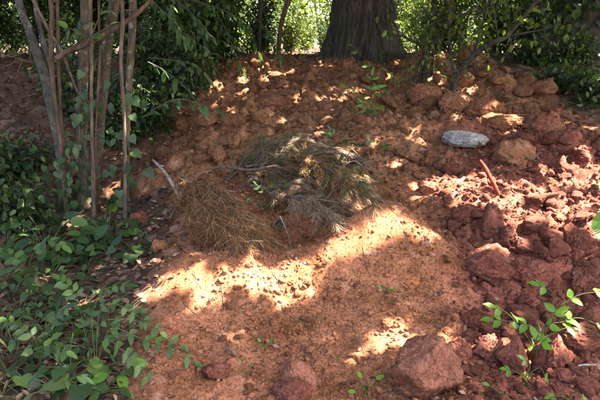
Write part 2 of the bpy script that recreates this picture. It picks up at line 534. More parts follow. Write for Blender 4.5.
M['bright'] = leaf_material('bright_leaf', (.060, .135, .018), (.105, .21, .028), .45, .45, .3, (.14, .24, .04))
M['thicket'] = leaf_material('thicket_leaf', (.036, .062, .011), (.080, .120, .022), .5, .5, .25, (.16, .175, .042))
M['understory'] = leaf_material('understory_leaf', (.013, .028, .007), (.036, .066, .015), .38, .5, .25, (.085, .12, .028))
M['canopy'] = leaf_material('canopy_leaf', (.035, .075, .020), (.075, .140, .035), .30, .5, .3)
M['litter'] = leaf_material('litter_leaf', (.040, .020, .012), (.125, .068, .042), .12, .7, .15, (.26, .17, .125))
M['needle_tawny'] = leaf_material('needle_tawny', (.050, .022, .009), (.21, .098, .040), .12, .7, .12, (.42, .26, .14))
M['needle_grey'] = leaf_material('needle_grey', (.060, .036, .020), (.23, .140, .085), .10, .7, .15, (.42, .29, .20))
M['needle_green'] = leaf_material('needle_green', (.030, .030, .010), (.105, .092, .032), .15, .65, .2, (.25, .19, .10))

# ------------------------------------------------------------------ ground
def graded(lo, hi, step0, grow, far):
    """grid lines: step0 inside [lo,hi], growing outside to far"""
    inner = [lo]
    while inner[-1] < hi: inner.append(inner[-1] + step0(inner[-1]))
    a = inner[:]
    s = step0(hi)
    while a[-1] < far[1]: s *= grow; a.append(a[-1] + s)
    s = step0(lo); pre = [lo]
    while pre[-1] > far[0]: s *= grow; pre.append(pre[-1] - s)
    return np.array(pre[:0:-1] + a)
gx = graded(-1.7, 2.1, lambda v: .0105, 1.05, (-150, 150))
gy = graded(2.0, 8.8, lambda v: .0085 + .0012 * max(0, v - 2), 1.06, (-25, 220))
X, Y = np.meshgrid(gx, gy)
Z = h_full(X.ravel(), Y.ravel())
V = np.stack([X.ravel(), Y.ravel(), Z], 1)
nx, ny = len(gx), len(gy)
GRID.update(x=gx, y=gy, z=Z.reshape(ny, nx))
ii = (np.arange(ny - 1)[:, None] * nx + np.arange(nx - 1)[None, :]).ravel()
Q = np.stack([ii, ii + 1, ii + nx + 1, ii + nx], 1)
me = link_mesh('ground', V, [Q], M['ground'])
def pattr(me, name, vals):
    a = me.attributes.new(name, 'FLOAT', 'POINT'); a.data.foreach_set('value', np.asarray(vals, np.float32))
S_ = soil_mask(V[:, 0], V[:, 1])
pattr(me, 'floor', 1 - S_)  # also carries the shade painted on the left bank
pattr(me, 'crimson', crimson_mask(V[:, 0], V[:, 1]))
pattr(me, 'upper', sstep(3.9, 5.2, V[:, 1] + .8 * fbm(V[:, 0] * 1.5, V[:, 1] * 1.5, 77, 3)))
ground = put('ground', me)
tag(ground, 'red and brown dug soil slope running into dark forest floor', None, None, 'structure')
print('ground quads', len(Q))

# ------------------------------------------------------------------ sunlit gaps: where the canopy lets the sun reach the ground
SPOTS = [(288, 287, 15), (264, 283, 14), (276, 291, 8), (220, 286, 13), (205, 295, 6), (190, 277, 8), (148, 296, 9), (168, 286, 5), (310, 290, 6),
         (306, 263, 5), (315, 257, 5), (325, 251, 6), (335, 246, 6), (346, 240, 6.5), (356, 236, 8), (366, 231, 8), (376, 226, 8), (386, 222, 8), (397, 221, 8), (408, 226, 6), (420, 233, 5),
         (432, 192, 15), (450, 188, 17), (466, 186, 14), (490, 200, 13), (505, 205, 8), (487, 261, 11), (475, 262, 7),
         (560, 215, 15), (545, 197, 14), (580, 182, 17), (592, 205, 15), (590, 240, 12), (560, 185, 10), (530, 208, 6), (562, 232, 7), (520, 180, 5), (572, 162, 6), (540, 172, 5),
         (375, 348, 9), (388, 332, 10), (402, 324, 7), (358, 354, 6), (437, 352, 10), (425, 342, 6), (450, 340, 6), (505, 335, 6),
         (272, 76, 7), (258, 66, 6), (226, 121, 5), (312, 82, 4), (345, 100, 4), (240, 52, 5), (505, 131, 6), (482, 120, 5), (470, 90, 6), (590, 128, 6), (455, 118, 4),
         (232, 338, 4), (395, 165, 4), (305, 150, 7), (330, 175, 9), (350, 195, 9), (290, 200, 7), (270, 175, 6), (365, 205, 7), (315, 195, 6), (75, 218, 4), (110, 190, 4), (162, 170, 4), (205, 200, 6), (235, 222, 8), (255, 240, 6), (132, 268, 5), (160, 262, 4), (70, 225, 5), (95, 300, 5)]
_g = np.random.default_rng(404)
SPOTS += [(242, 278, 6), (480, 178, 10), (500, 188, 9), (515, 196, 9), (532, 190, 8), (550, 178, 9), (575, 200, 12), (578, 222, 12), (545, 215, 9), (530, 226, 7), (510, 218, 7), (438, 180, 9), (418, 186, 8), (460, 200, 9), (595, 260, 8), (596, 172, 12), (565, 168, 8), (500, 262, 7), (512, 242, 6), (448, 330, 7), (395, 343, 8), (548, 244, 6)]
SPOTS += [(_g.uniform(205, 500), _g.uniform(62, 150), _g.uniform(2.5, 5)) for _ in range(30)]
gaps = []
for px, py, r in SPOTS:
    p = ground_at(px, py)
    gaps.append((p, 1.0 * r / F * np.linalg.norm(p - EYE)))
for px, py, Yd, r in [(520, 318, 2.75, 12), (510, 322, 2.75, 10), (545, 290, 2.75, 12), (560, 292, 2.75, 12), (582, 322, 2.7, 14), (565, 318, 2.7, 10), (528, 372, 2.6, 8), (596, 295, 2.7, 8),
                      (598, 190, 1.7, 12), (598, 232, 1.7, 12), (170, 25, 5.6, 8), (185, 38, 5.6, 9), (200, 42, 5.6, 7), (375, 60, 6.6, 7), (580, 112, 6.5, 8)]:
    p = at_depth(px, py, Yd); gaps.append((p, r / F * np.linalg.norm(p - EYE)))
GP = np.array([g[0] for g in gaps]); GR = np.array([g[1] for g in gaps])
def in_gap(P, extra):
    """distance of canopy points from the sun rays through the gaps"""
    hit = np.zeros(len(P), bool)
    for g, r in zip(GP, GR):
        d = P - g; t = d @ SUN
        q = np.linalg.norm(d - t[:, None] * SUN, axis=1)
        hit |= (q < r + extra) & (t > 0.3)
    return hit

# ------------------------------------------------------------------ big trunks
def big_trunk(tree, base, r0, r1, height, mat, seed, sides=240, dense=3.2, lean=(0, 0), ridge=.05, buttress=.25):
    zs = np.concatenate([np.linspace(-.25, dense, 190), np.linspace(dense + .1, height, 24)])
    th = np.arange(sides) * 2 * math.pi / sides
    Zg, Tg = np.meshgrid(zs, th, indexing='ij')
    cl = np.clip(Zg, 0, None)
    fl = np.exp(-cl / .38)
    r = r1 + (r0 - r1) * np.exp(-cl / .55) - .02 * cl * r1
    r = r * (1 + buttress * fl * (0.5 + fbm(np.cos(Tg) * 1.3 + 5, np.sin(Tg) * 1.3, seed, 2) * 3))
    wob = fbm(np.cos(Tg) * 3, np.sin(Tg) * 3, seed + 3, 3, Zg * 1.2) * .5
    n1 = vnoise(np.cos(Tg) * 8 + wob, np.sin(Tg) * 8 + wob, seed + 5, Zg * 1.6)
    n2 = vnoise(np.cos(Tg) * 12 + wob, np.sin(Tg) * 12 + wob, seed + 6, Zg * 4.0)
    rid = np.clip(np.abs(n1 * 2 - 1) * 2.6, 0, 1) - .3
    rid2 = 1 - np.abs(n2 * 2 - 1) * 1.5
    r = r + ridge * r1 * (rid * .9 + rid2 * .5)
    P = np.stack([base[0] + r * np.cos(Tg) + lean[0] * cl, base[1] + r * np.sin(Tg) + lean[1] * cl, base[2] + Zg], -1).reshape(-1, 3)
    n = len(zs)
    i = np.arange(n - 1)[:, None] * sides; j = np.arange(sides)[None, :]; k = (j + 1) % sides
    q = np.stack([i + j, i + k, i + sides + k, i + sides + j], -1).reshape(-1, 4)
    mb = MB(); mb.add(P, q)
    return mb.build('trunk', mat, tree)

def limbs(mb, top, n, reach, rise, r, seed):
    g = np.random.default_rng(seed); ends = []
    for i in range(n):
        a = i * 2 * math.pi / n + g.uniform(-.3, .3)
        L = reach * g.uniform(.7, 1.1)
        p0 = np.array(top) + np.array([0, 0, -g.uniform(0, 1.5)])
        p1 = p0 + np.array([math.cos(a) * L * .5, math.sin(a) * L * .5, rise * g.uniform(.3, .6)])
        p2 = p0 + np.array([math.cos(a) * L, math.sin(a) * L, rise * g.uniform(.5, 1.0)])
        c = spline([p0, p1, p2], 14)
        v, f = tube(c, [r, r * .6, r * .15], 7); mb.add(v, *f)
        for t in (5, 8, 11):
            b = a + g.uniform(-1, 1)
            e = c[t] + np.array([math.cos(b), math.sin(b), .35]) * L * .35
            v, f = tube(spline([c[t], (c[t] + e) / 2 + [0, 0, .1], e], 6), [r * .3, r * .08], 5); mb.add(v, *f)
    return mb

CAN_LO, CAN_HI = 3.4, 6.8
def canopy_leaves(n, x0, x1, y0, y1, zlo, zhi, seed, size=(.14, .24), gapped=True):
    g = np.random.default_rng(seed)
    m = n // 14
    cen = np.stack([g.uniform(x0, x1, m), g.uniform(y0, y1, m), g.uniform(zlo, zhi, m)], 1)
    idx = g.integers(0, m, n)
    P = cen[idx] + g.normal(0, .22, (n, 3))
    s = g.uniform(*size, n)
    keep = P[:, 2] > zlo - .3
    # lift out of the picture: nothing of the crown hangs below the camera's upper edge
    keep &= P[:, 2] > 1.75 + .09 * np.maximum(P[:, 1], 0) + .25
    d = norm(g.normal(0, 1, (n, 3)) + [0, 0, -.4]); nn = norm(g.normal(0, .55, (n, 3)) + SUN * .6 + [0, 0, .6])
    if gapped:
        keep &= ~in_gap(P + d * s[:, None] * .5, .18 * s)
    return P[keep], d[keep], nn[keep], s[keep]

oak_p = at_depth(361, 60, 8.35); oak_base = np.array([oak_p[0], 8.35, hz(oak_p[0], 8.35) - .05])
oak = thing('oak_tree', oak_base, 'massive dark fissured tree trunk standing at the top of the soil slope', 'tree')
big_trunk(oak, oak_base, .46, .315, 7.2, M['oak_bark'], 3, lean=(.015, 0), ridge=.19, buttress=.35)
mb = MB(); limbs(mb, oak_base + [0, 0, 6.2], 9, 5.5, 1.2, .14, 4)
mb.build('limb', M['oak_bark'], oak)
mb = MB(); add_leaves(mb, SIMPLE, *canopy_leaves(56000, -2.6, 7.2, 1.0, 12.5, CAN_LO + .3, CAN_HI, 21))
tag(mb.build('crown', M['canopy'], oak, smooth=False), None, None, None, 'stuff')

dt_p = at_depth(568, 96, 8.9); dt_base = np.array([dt_p[0], 8.9, hz(dt_p[0], 8.9) - .05])
dtree = thing('shaded_tree', dt_base, 'nearly black ivied trunk in deep shade at the right edge', 'tree')
big_trunk(dtree, dt_base, .42, .31, 7.0, M['dark_bark'], 9, sides=90, ridge=.07)
mb = MB(); limbs(mb, dt_base + [0, 0, 6.0], 8, 5.0, 1.2, .12, 6)
mb.build('limb', M['dark_bark'], dtree)
mb = MB(); add_leaves(mb, SIMPLE, *canopy_leaves(30000, 2.0, 9.5, 1.0, 13.5, CAN_LO + .2, CAN_HI, 22))
tag(mb.build('crown', M['canopy'], dtree, smooth=False), None, None, None, 'stuff')
# ivy on the shaded trunk
g = np.random.default_rng(31)
mb = MB(); n = 900
a = g.uniform(-3.14, 0.4, n); zz = g.uniform(.0, 3.0, n); rr = .40 + g.uniform(0, .16, n)
P = np.stack([dt_base[0] + rr * np.cos(a), dt_base[1] + rr * np.sin(a), dt_base[2] + zz], 1)
out = np.stack([np.cos(a), np.sin(a), 0 * a], 1)
add_leaves(mb, IVY, P, norm(out * .4 + [0, 0, -1] + g.normal(0, .4, (n, 3))), norm(out + g.normal(0, .3, (n, 3))), g.uniform(.07, .12, n))
tag(mb.build('ivy_foliage', M['ivy'], dtree), None, None, None, 'stuff')

# ------------------------------------------------------------------ slender stems on the left
def stem_tree(label, pix, wpx, mat, dy=0.0, base_px=None, top=4.6, cat='tree', name='sapling', crown=0, rough=.2, seed=0):
    bx, by = base_px or pix[-1]
    gp = ground_at(bx, by); Yd = gp[1] + dy
    pts = []
    for (x, y) in pix: pts.append(at_depth(x - (2 if x < 200 else 0), y, Yd))
    pts = pts[::-1]                                   # base first
    base = np.array([pts[0][0], Yd, hz(pts[0][0], Yd)])
    pts = [base - [0, 0, .12]] + [p for p in pts if p[2] > base[2] + .08]
    dirv = norm(pts[-1] - pts[-2]); up = norm(dirv + [0, 0, .7])
    g = np.random.default_rng(seed + 5)
    k = (top - pts[-1][2]) / 2
    q = pts[-1] + up * k / max(up[2], .3) + g.normal(0, .08, 3); pts += [q, q + np.array([g.normal(0, .15), g.normal(0, .15), k])]
    for i in range(1, len(pts)): pts[i] = pts[i] + np.array([0, g.normal(0, .02), 0])
    t = thing(name, base, label, cat)
    c = spline(pts, 60)
    r = [w * .82 / F * Yd / 2 for w in wpx[::-1]]
    mb = MB(); v, f = tube(c, [r[0] * 1.7, r[0] * 1.05] + r + [r[-1] * .8, r[-1] * .6, r[-1] * .4], 14 if max(wpx) > 7 else 8, rough, seed); mb.add(v, *f)
    trunk = mb.build('trunk', mat, t)
    if crown:
        P, d, nn, s = canopy_leaves(crown, c[-1][0] - 2.3, c[-1][0] + 1.9, c[-1][1] - 2.2, c[-1][1] + 2.2, top - 1.0, top + .9, seed + 9, (.1, .18))
        mb = MB(); add_leaves(mb, SIMPLE, P, d, nn, s)
        for i in range(7):
            e = c[-1] + g.normal(0, .8, 3) * [1, 1, .3]
            v, f = tube(spline([c[-12], (c[-12] + e) / 2 + [0, 0, .15], e], 8), [r[-1] * .5, r[-1] * .15], 5); mb.add(v, *f)
        tag(mb.build('crown', M['canopy'], t, smooth=False), None, None, None, 'stuff')
    return t, c, r

S1 = stem_tree('thick grey smooth-barked stem leaning left, nearest the left edge', [(18, -10), (31, 30), (43, 70), (53, 105), (62, 150), (69, 205)], [9, 11, 12, 14], M['grey_bark'], .12, crown=5500, seed=1, top=4.8)
S2 = stem_tree('slim bluish grey stem rising close beside the thick leaning grey stem', [(36, -10), (43, 30), (49, 65), (57, 110), (66, 160), (72, 206)], [6, 7, 7, 7], M['grey_bark'], .2, crown=3500, seed=2, top=4.5)
S3 = stem_tree('thin brown stem in front of the two grey stems', [(50, -10), (52, 40), (56, 85), (61, 130), (68, 208)], [5.5, 6, 6, 5], M['brown_bark'], -.1, seed=3, top=4.2)
S4 = stem_tree('thin reddish brown stem beside the straight mossy trunk', [(58, -12), (60, 60), (65, 130), (74, 206)], [4, 4.2, 4.2, 4], M['brown_bark'], .0, seed=4, top=4.2)
S5 = stem_tree('straight mossy tan trunk in the middle of the stem clump', [(87, -10), (85, 60), (84, 130), (88, 212)], [14, 12.5, 12, 13], M['tan_bark'], .15, crown=5500, seed=5, top=4.8)
S6 = stem_tree('thin pale upright stem touching the mossy tan trunk', [(92, -10), (93, 50), (94, 110), (95, 214)], [4.5, 4.5, 4.5, 4], M['pink_bark'], -.02, seed=6, top=4.2)
S7 = stem_tree('rough grey-brown trunk leaning right at the top, between mossy and tan trunks', [(118, -10), (112, 30), (106, 90), (101, 150), (99, 208)], [12, 12, 12, 11], M['tan_bark'], .4, crown=5000, seed=7, top=4.9)
S8 = stem_tree('very thin brown stem in front of the rough grey-brown trunk', [(101, -10), (100, 60), (98, 123), (96, 214)], [3, 3, 3, 2.6], M['brown_bark'], .05, seed=8, top=4.0)
S9 = stem_tree('thin pinkish stem in front of the rightmost tan trunk', [(122, -10), (124, 60), (126, 133), (126, 217)], [5, 5, 4.6, 4.2], M['pink_bark'], -.06, seed=10, top=4.2)
S10 = stem_tree('slender tan trunk at the right side of the stem clump', [(135, -10), (132, 60), (129, 130), (127, 212)], [9, 9, 8.6, 8.4], M['tan_bark'], .16, crown=2000, seed=11, top=4.6)
S11 = stem_tree('slim dark curved stem standing left of the massive trunk', [(291, -10), (285, 10), (281, 26), (279, 44), (278, 58)], [6.5, 5.5, 5.5, 5], M['brown_bark'], 0, crown=2000, seed=12, top=5.2, name='slender_tree')
S12 = stem_tree('straight thin dark stem behind the leafy shrub, left of the curved stem', [(261, -10), (260, 20), (259, 52)], [6, 5, 4.5], M['dark_bark'], .3, seed=13, top=4.6, name='slender_tree')

# a dead twig slanting down across the clump and a dead bough lodged in it
def lodged(label, pix, Yd, wpx, mat, seed):
    pts = [at_depth(x, y, Yd + .03 * i) for i, (x, y) in enumerate(pix)]
    g = np.random.default_rng(seed)
    mb = MB(); c = spline(pts, 24); r = [w / F * Yd / 2 for w in wpx]
    v, f = tube(c, r, 8, .12, seed); mb.add(v, *f)
    for i in range(4, 22, 4):
        e = c[i] + g.normal(0, .09, 3)
        v, f = tube(np.array([c[i], (c[i] + e) / 2 + g.normal(0, .01, 3), e]), [r[-1] * .7, r[-1] * .25], 5); mb.add(v, *f)
    o = mb.build('dead_branch', mat, None, c[0])
    tag(o, label, 'branch')
    return o
Yc = S5[1][0][1]
lodged('dark dead branch slanting up to the right across the stem clump', [(56, 59), (66, 52), (88, 43), (112, 30), (134, 16), (153, -2)], Yc - .22, [6, 6, 5, 3.5], M['brown_bark'], 1)
lodged('thin grey dead stick slanting down to the right across the stem clump', [(30, -6), (46, 25), (62, 53), (72, 78), (83, 106)], Yc - .16, [3, 3, 2.6, 2], M['pink_bark'], 2)
lodged('short pale dead twig poking left from the stem clump', [(8, 56), (22, 60), (34, 63)], Yc - .05, [2, 2.4, 2.6], M['brown_bark'], 3)

# ------------------------------------------------------------------ small tree with bent branches on the right of the crest
def bent_tree(label, base_px, paths, mat, leafmat, n_leaf, seed, dyt=0.0):
    gp = ground_at(*base_px); Yd = gp[1] + dyt
    base = np.array([gp[0], Yd, hz(gp[0], Yd)])
    t = thing('bent_sapling', base, label, 'tree')
    g = np.random.default_rng(seed); ends = []
    for i, (pix, w) in enumerate(paths):
        pts = [at_depth(x, y, Yd + g.normal(0, .05) + .12 * j * (1 if i % 2 else -1) * .4) for j, (x, y) in enumerate(pix)]
        if i == 0: pts[0] = base - [0, 0, .1]
        c = spline(pts, 26); r = [q / F * Yd / 2 for q in w]
        mb = MB(); v, f = tube(c, r, 8, .15, seed + i); mb.add(v, *f)
        for k in range(6, 26, 3):
            e = c[k] + g.normal(0, .22, 3) + [0, 0, .1]
            v, f = tube(spline([c[k], (c[k] + e) / 2 + g.normal(0, .03, 3), e], 5), [r[-1] * .6, r[-1] * .2], 5); mb.add(v, *f)
            ends.append(e); ends.append(c[k])
        mb.build('trunk' if i == 0 else 'branch', mat, t)
    ends = np.array(ends)
    idx = g.integers(0, len(ends), n_leaf)
    P = ends[idx] + g.normal(0, .09, (n_leaf, 3)) + [0, 0, .04]
    mb = MB(); add_leaves(mb, MIDLEAF, P, norm(g.normal(0, 1, (n_leaf, 3)) + [0, 0, -.5]), norm(g.normal(0, .6, (n_leaf, 3)) + [0, -.2, 1]), g.uniform(.05, .09, n_leaf))
    tag(mb.build('crown', leafmat, t, smooth=False), None, None, None, 'stuff')
bent_tree('dark sapling with long branch arching up to the right beside the crest lumps', (452, 92),
          [([(452, 92), (456, 76), (468, 62), (481, 49), (496, 41), (507, 36), (523, 17), (541, -4)], [6.5, 6, 5.5, 5, 4, 3]),
           ([(470, 60), (478, 40), (484, 18), (494, -6)], [3, 2.5, 2]), ([(500, 39), (518, 34), (540, 30), (560, 24)], [3, 2, 1.5]),
           ([(455, 78), (450, 50), (448, 20), (447, -5)], [3, 2.5, 2])], M['dark_bark'], M['thicket'], 420, 41)
bent_tree('dark forked sapling with zigzag branches right of the massive trunk', (424, 84),
          [([(424, 84), (426, 66), (425, 52), (438, 38), (449, 24), (450, 8), (443, -6)], [5.5, 5, 5, 4.5, 4]),
           ([(450, 15), (467, 13), (487, 7), (502, -5)], [4.5, 3.5, 3]), ([(415, 82), (421, 66), (426, 52)], [4, 3.5, 3]),
           ([(426, 50), (415, 42), (402, 36)], [3, 2]), ([(432, 84), (433, 50), (434, 15), (435, -5)], [3, 3, 2.5])], M['dark_bark'], M['thicket'], 320, 42, .1)

# ------------------------------------------------------------------ shrubs
def shrub(name, label, x, y, height, spread, n_stem, n_leaf, leaf, leafmat, barkmat, seed, group=None, droop=.3, low=.1, tmpl=MIDLEAF, cat='shrub', stem_r=.012):
    g = np.random.default_rng(seed)
    base = np.array([x, y, hz(x, y)])
    t = thing(name, base, label, cat, group)
    mb = MB(); pts = []
    for i in range(n_stem):
        a = g.uniform(0, 6.283); L = spread * g.uniform(.35, 1.0); H = height * g.uniform(.6, 1.05)
        p0 = base + np.array([math.cos(a), math.sin(a), 0]) * .08 * g.uniform(0, 1.5) - [0, 0, .05]
        e = base + np.array([math.cos(a) * L, math.sin(a) * L, H])
        m = p0 * .5 + e * .5 + np.array([-math.cos(a), -math.sin(a), .6]) * L * .22
        c = spline([p0, m, e], 14)
        v, f = tube(c, [stem_r, stem_r * .7, stem_r * .25], 6); mb.add(v, *f)
        for k in range(2, 14):
            for _ in range(2):
                b = g.uniform(0, 6.283); l2 = spread * g.uniform(.15, .4)
                e2 = c[k] + np.array([math.cos(b) * l2, math.sin(b) * l2, l2 * g.uniform(-.3, .6)])
                v, f = tube(np.array([c[k], (c[k] + e2) / 2 + [0, 0, .03], e2]), [stem_r * .35, stem_r * .12], 4, cap=False); mb.add(v, *f)
                for u in (.35, .6, .8, 1.0): pts.append(c[k] * (1 - u) + e2 * u)
    mb.build('branches', barkmat, t)
    pts = np.array(pts); pts = pts[pts[:, 2] > base[2] + low * height]
    idx = g.integers(0, len(pts), n_leaf)
    P = pts[idx] + g.normal(0, leaf * .9, (n_leaf, 3))
    P[:, 2] = np.maximum(P[:, 2], h_smooth(P[:, 0], P[:, 1]) + .03)
    out = norm((P - base) * [1, 1, .2])
    mb = MB()
    add_leaves(mb, tmpl, P, norm(out * .6 + g.normal(0, .6, (n_leaf, 3)) + [0, 0, -droop]), norm(g.normal(0, .45, (n_leaf, 3)) + out * .25 + [0, 0, 1]), g.uniform(.6, 1.15, n_leaf) * leaf)
    tag(mb.build('foliage', leafmat, t, smooth=len(tmpl[0]) > 4), None, None, None, 'stuff')
    return t

for i, (x, y) in enumerate([(-3.6, 3.4), (-4.2, 5.0), (-4.6, 6.6), (-3.2, 1.6), (-3.0, .2), (-4.6, 2.4), (-5.4, 4.2)]):  # out of view, added only to hold back sky light from the left
    shrub('understory_shrub', 'tall dark shrub just beyond the left edge of the stem clump', x, y, 2.8, 1.0, 9, 1800, .11, M['understory'], M['dark_bark'], 90 + i, 'dark shrubs beyond the left edge')
# dark understory on the left and behind the stems
G1 = 'dark shrubs growing on the bank behind the stems'
for i, (px, Yd, h, s, nl) in enumerate([(5, 8.2, 2.2, .9, 5000), (45, 9.0, 2.6, 1.0, 5000), (95, 8.6, 2.4, .9, 5000), (135, 9.4, 2.6, 1.0, 5000), (-45, 7.6, 2.2, 1.0, 1800)]):
    shrub('understory_shrub', ['dark green shrub behind the thick leaning grey stem', 'dark green shrub seen between the grey stems', 'dark green shrub behind the mossy tan trunk', 'dark green shrub behind the slender tan trunk', 'dark green shrub cut by the left edge'][i], (px - 300) / F * Yd, Yd, h, s, 7, nl, .085, M['understory'], M['dark_bark'], 100 + i, G1)
shrub('leafy_shrub', 'dense green shrub overhanging the soil left of the curved stem', (222 - 300) / F * 8.0, 8.0, 1.25, .62, 12, 2600, .085, M['dark_leaf'], M['dark_bark'], 111, None, .6, .0)
shrub('leafy_shrub', 'dark leafy shrub at the top of the bank, right of the tan trunk', (178 - 300) / F * 7.6, 7.6, 1.5, .65, 12, 2600, .085, M['dark_leaf'], M['dark_bark'], 112, None, .6, .0)
shrub('leafy_shrub', 'low dark green shrub at the foot of the slim curved stem', (255 - 300) / F * 8.9, 8.9, .9, .42, 8, 1200, .07, M['understory'], M['dark_bark'], 113, None, .5, .0)
shrub('leafy_shrub', 'drooping dark shrub covering the bank edge behind the low leafy shoot', (160 - 300) / F * 6.6, 6.6, .75, .5, 12, 1700, .08, M['understory'], M['dark_bark'], 114, None, .8, .0)
shrub('leafy_shrub', 'small dark shrub on the bank left of the soil heap below the dense green shrub', (205 - 300) / F * 7.3, 7.3, .7, .45, 12, 1500, .08, M['dark_leaf'], M['dark_bark'], 115, None, .8, .0)
for i, (px, Yd, h, sp, n_, lab) in enumerate([(150, 5.9, .55, .35, 800, 'small leafy shrub on the soil edge right of the tan trunk'), (22, 5.3, .28, .3, 500, 'low leafy shrub on the dark bank left of the leaning stem'), (112, 5.7, .7, .4, 900, 'leafy shrub right behind the stem clump'),
                                       (75, 6.2, .8, .5, 900, 'leafy shrub on the bank between the leaning and mossy stems'), (-12, 5.0, .4, .3, 600, 'leafy low shrub cut by the left edge on the bank'), (190, 6.4, .45, .35, 700, 'small drooping shrub on the soil above the low leafy shoot'), (8, 4.4, .35, .35, 700, 'low bush by the left edge in front of the bank')]):
    shrub('leafy_shrub', lab, (px - 300) / F * Yd, Yd, h, sp, 9, n_, .075, M['dark_leaf' if i % 2 else 'understory'], M['dark_bark'], 140 + i, None, .5, .0, tmpl=OVATE if i in (0, 5, 6) else MIDLEAF)
# shaded shrubs on the right
for i, (px, Yd, h, s, nl, lab) in enumerate([(528, 9.9, 1.2, .6, 1300, 'dim green shrub filling the gap left of the black ivied trunk'), (690, 7.8, 1.7, .7, 1600, 'dark shrub at the right edge in front of the black trunk'),
                                           (500, 10.2, 1.0, .7, 1500, 'low shaded bush behind the arching dark sapling'), (572, 7.8, .28, .45, 700, 'low dark ground shrub under the black ivied trunk'), (530, 7.7, .22, .45, 700, 'low ground cover between the crest lumps and the black trunk'), (560, 6.7, .20, .45, 700, 'low leafy ground cover at the right edge of the upper slope'), (598, 6.2, .28, .4, 700, 'low leafy patch at the right edge below the ground cover')]):
    shrub('understory_shrub', lab, (px - 300) / F * Yd, Yd, h, s, 9, nl, .075, M['understory'], M['dark_bark'], 120 + i, None, .4, .0)

# sunlit thicket behind the crest
G2 = 'yellow-green thicket shrubs behind the crest'
k = 0
for Yd, xs, h in ((12.5, (-4.6, -3.0, 3.2, 4.6, 6.0), 2.4), (15.0, (-5.2, -3.4, -1.6, 2.2, 3.9, 5.6, 7.4), 3.0), (18.5, (-7.0, -4.6, -2.4, -.5, 1.4, 3.4, 5.6, 7.8, 9.8), 3.6), (23.5, (-9.5, -6.5, -3.8, -1.2, 1.6, 4.4, 7.2, 10.2, 13), 4.6)):
    for xv in xs:
        x = xv + rng.uniform(-.4, .4); y = Yd + rng.uniform(-.8, .8)
        shrub('thicket_shrub', 'sunlit yellow-green thicket shrub %s, %s row' % ('left of the massive trunk' if x < .06 * y else 'right of the massive trunk', {12.5: 'nearest', 15.0: 'second', 18.5: 'third', 23.5: 'farthest'}[Yd]), x, y, h * rng.uniform(.85, 1.15), 1.5 * (Yd / 15) ** .5, 9, 2600, .11 * (Yd / 15) ** .6, M['thicket'], M['dark_bark'], 200 + k, G2, .3, .02, stem_r=.016, tmpl=MIDLEAF if Yd < 17 else SIMPLE)
        k += 1
for i, (x, y) in enumerate([(-6.4, 11.6), (-5.2, 11.0), (-4.0, 11.8), (-2.9, 11.2), (-1.9, 12.2), (2.7, 11.8), (3.7, 11.4), (4.8, 12.2), (5.9, 11.6), (-.9, 14.5), (1.9, 14.2), (-.3, 18.0), (.9, 20.0), (.2, 22.5), (-1.6, 16.5)]):
    shrub('thicket_bush', 'low leafy bush at the edge of the thicket, %s' % ('behind the left stems' if x < -2.5 else 'left of the massive trunk' if x < 0 else 'right of the massive trunk'), x, y, 1.15, .75, 10, 1500, .085, M['thicket' if i % 3 else 'understory'], M['dark_bark'], 260 + i, 'low bushes at the edge of the thicket', .4, .0)
# the wood farther back closes the view
g = np.random.default_rng(77)
mb = MB()
for i in range(90):
    x = g.uniform(-38, 38); y = g.uniform(28, 46); h = g.uniform(5, 8); r = g.uniform(.06, .2)
    b = np.array([x, y, hz(x, y) - .1]); v, f = tube(spline([b, b + [g.normal(0, .3), 0, h / 2], b + [g.normal(0, .6), 0, h]], 8), [r, r * .5], 6); mb.add(v, *f)
tag(mb.build('far_wood', M['dark_bark'], None), 'hazy mass of thin trunks and foliage far behind the thicket', 'woodland', None, 'stuff')
n = 46000
cen = np.stack([g.uniform(-42, 42, 900), g.uniform(27, 48, 900), g.uniform(1.2, 9, 900)], 1)
P = cen[g.integers(0, 900, n)] + g.normal(0, .75, (n, 3)); P[:, 2] = np.abs(P[:, 2] - 1.2) + 1.25
mb = MB(); add_leaves(mb, SIMPLE, P, norm(g.normal(0, 1, (n, 3))), norm(g.normal(0, .5, (n, 3)) + [0, 0, 1]), g.uniform(.22, .42, n))
fw = mb.build('far_foliage', M['thicket'], bpy.data.objects['far_wood'], smooth=False)

# ------------------------------------------------------------------ overhanging leafy branches in front of the left shrubs: single leaves
def leaf_spray(label, paths, tmpl, key, mat, size, seed, name='leafy_branch', cat='branch', per=11, pair=True, sub=.10):
    """paths: list of (pixel list, depth). leaves sit in two rows along each shoot"""
    g = np.random.default_rng(seed)
    p0 = at_depth(*paths[0][0][0], paths[0][1])
    t = thing(name, p0, label, cat)
    mb = MB()
    for pix, Yd in paths:
        pts = [at_depth(x, y, Yd - .06 * i) for i, (x, y) in enumerate(pix)]
        c = spline(pts, 30)
        v, f = tube(c, [.006, .004, .002], 5); mb.add(v, *f)
        n = per
        for i in range(n):
            u = (i + .7) / n; k = min(28, int(u * 29)); p = c[k]; T = norm(c[k + 1] - c[k])
            side = 1 if i % 2 else -1
            lat = norm(np.cross(T, [0, 0, 1])) * side
            d = norm(T * .65 + lat * .75 + np.array([0, 0, -.35]) + g.normal(0, .22, 3))
            if i == n - 1: d = T
            leaf_object(tmpl, key, mat, t, p, d, norm(np.array([0, -.35, 1]) + g.normal(0, .3, 3)), size * g.uniform(.75, 1.15))
    mb.build('twig', M['vine'], t)
    return t
leaf_spray('long leafy branch with pointed leaves hanging above the bank, right of the tan trunk',
           [([(140, -8), (160, 8), (178, 28), (205, 48)], 5.6), ([(150, -12), (178, 2), (196, 18), (214, 40)], 5.9), ([(170, 5), (176, 22), (184, 42)], 5.5), ([(170, -10), (205, 4), (232, 14), (250, 30)], 6.4)],
           LANCE, 'pointed', M['frond'], .115, 51, per=22)
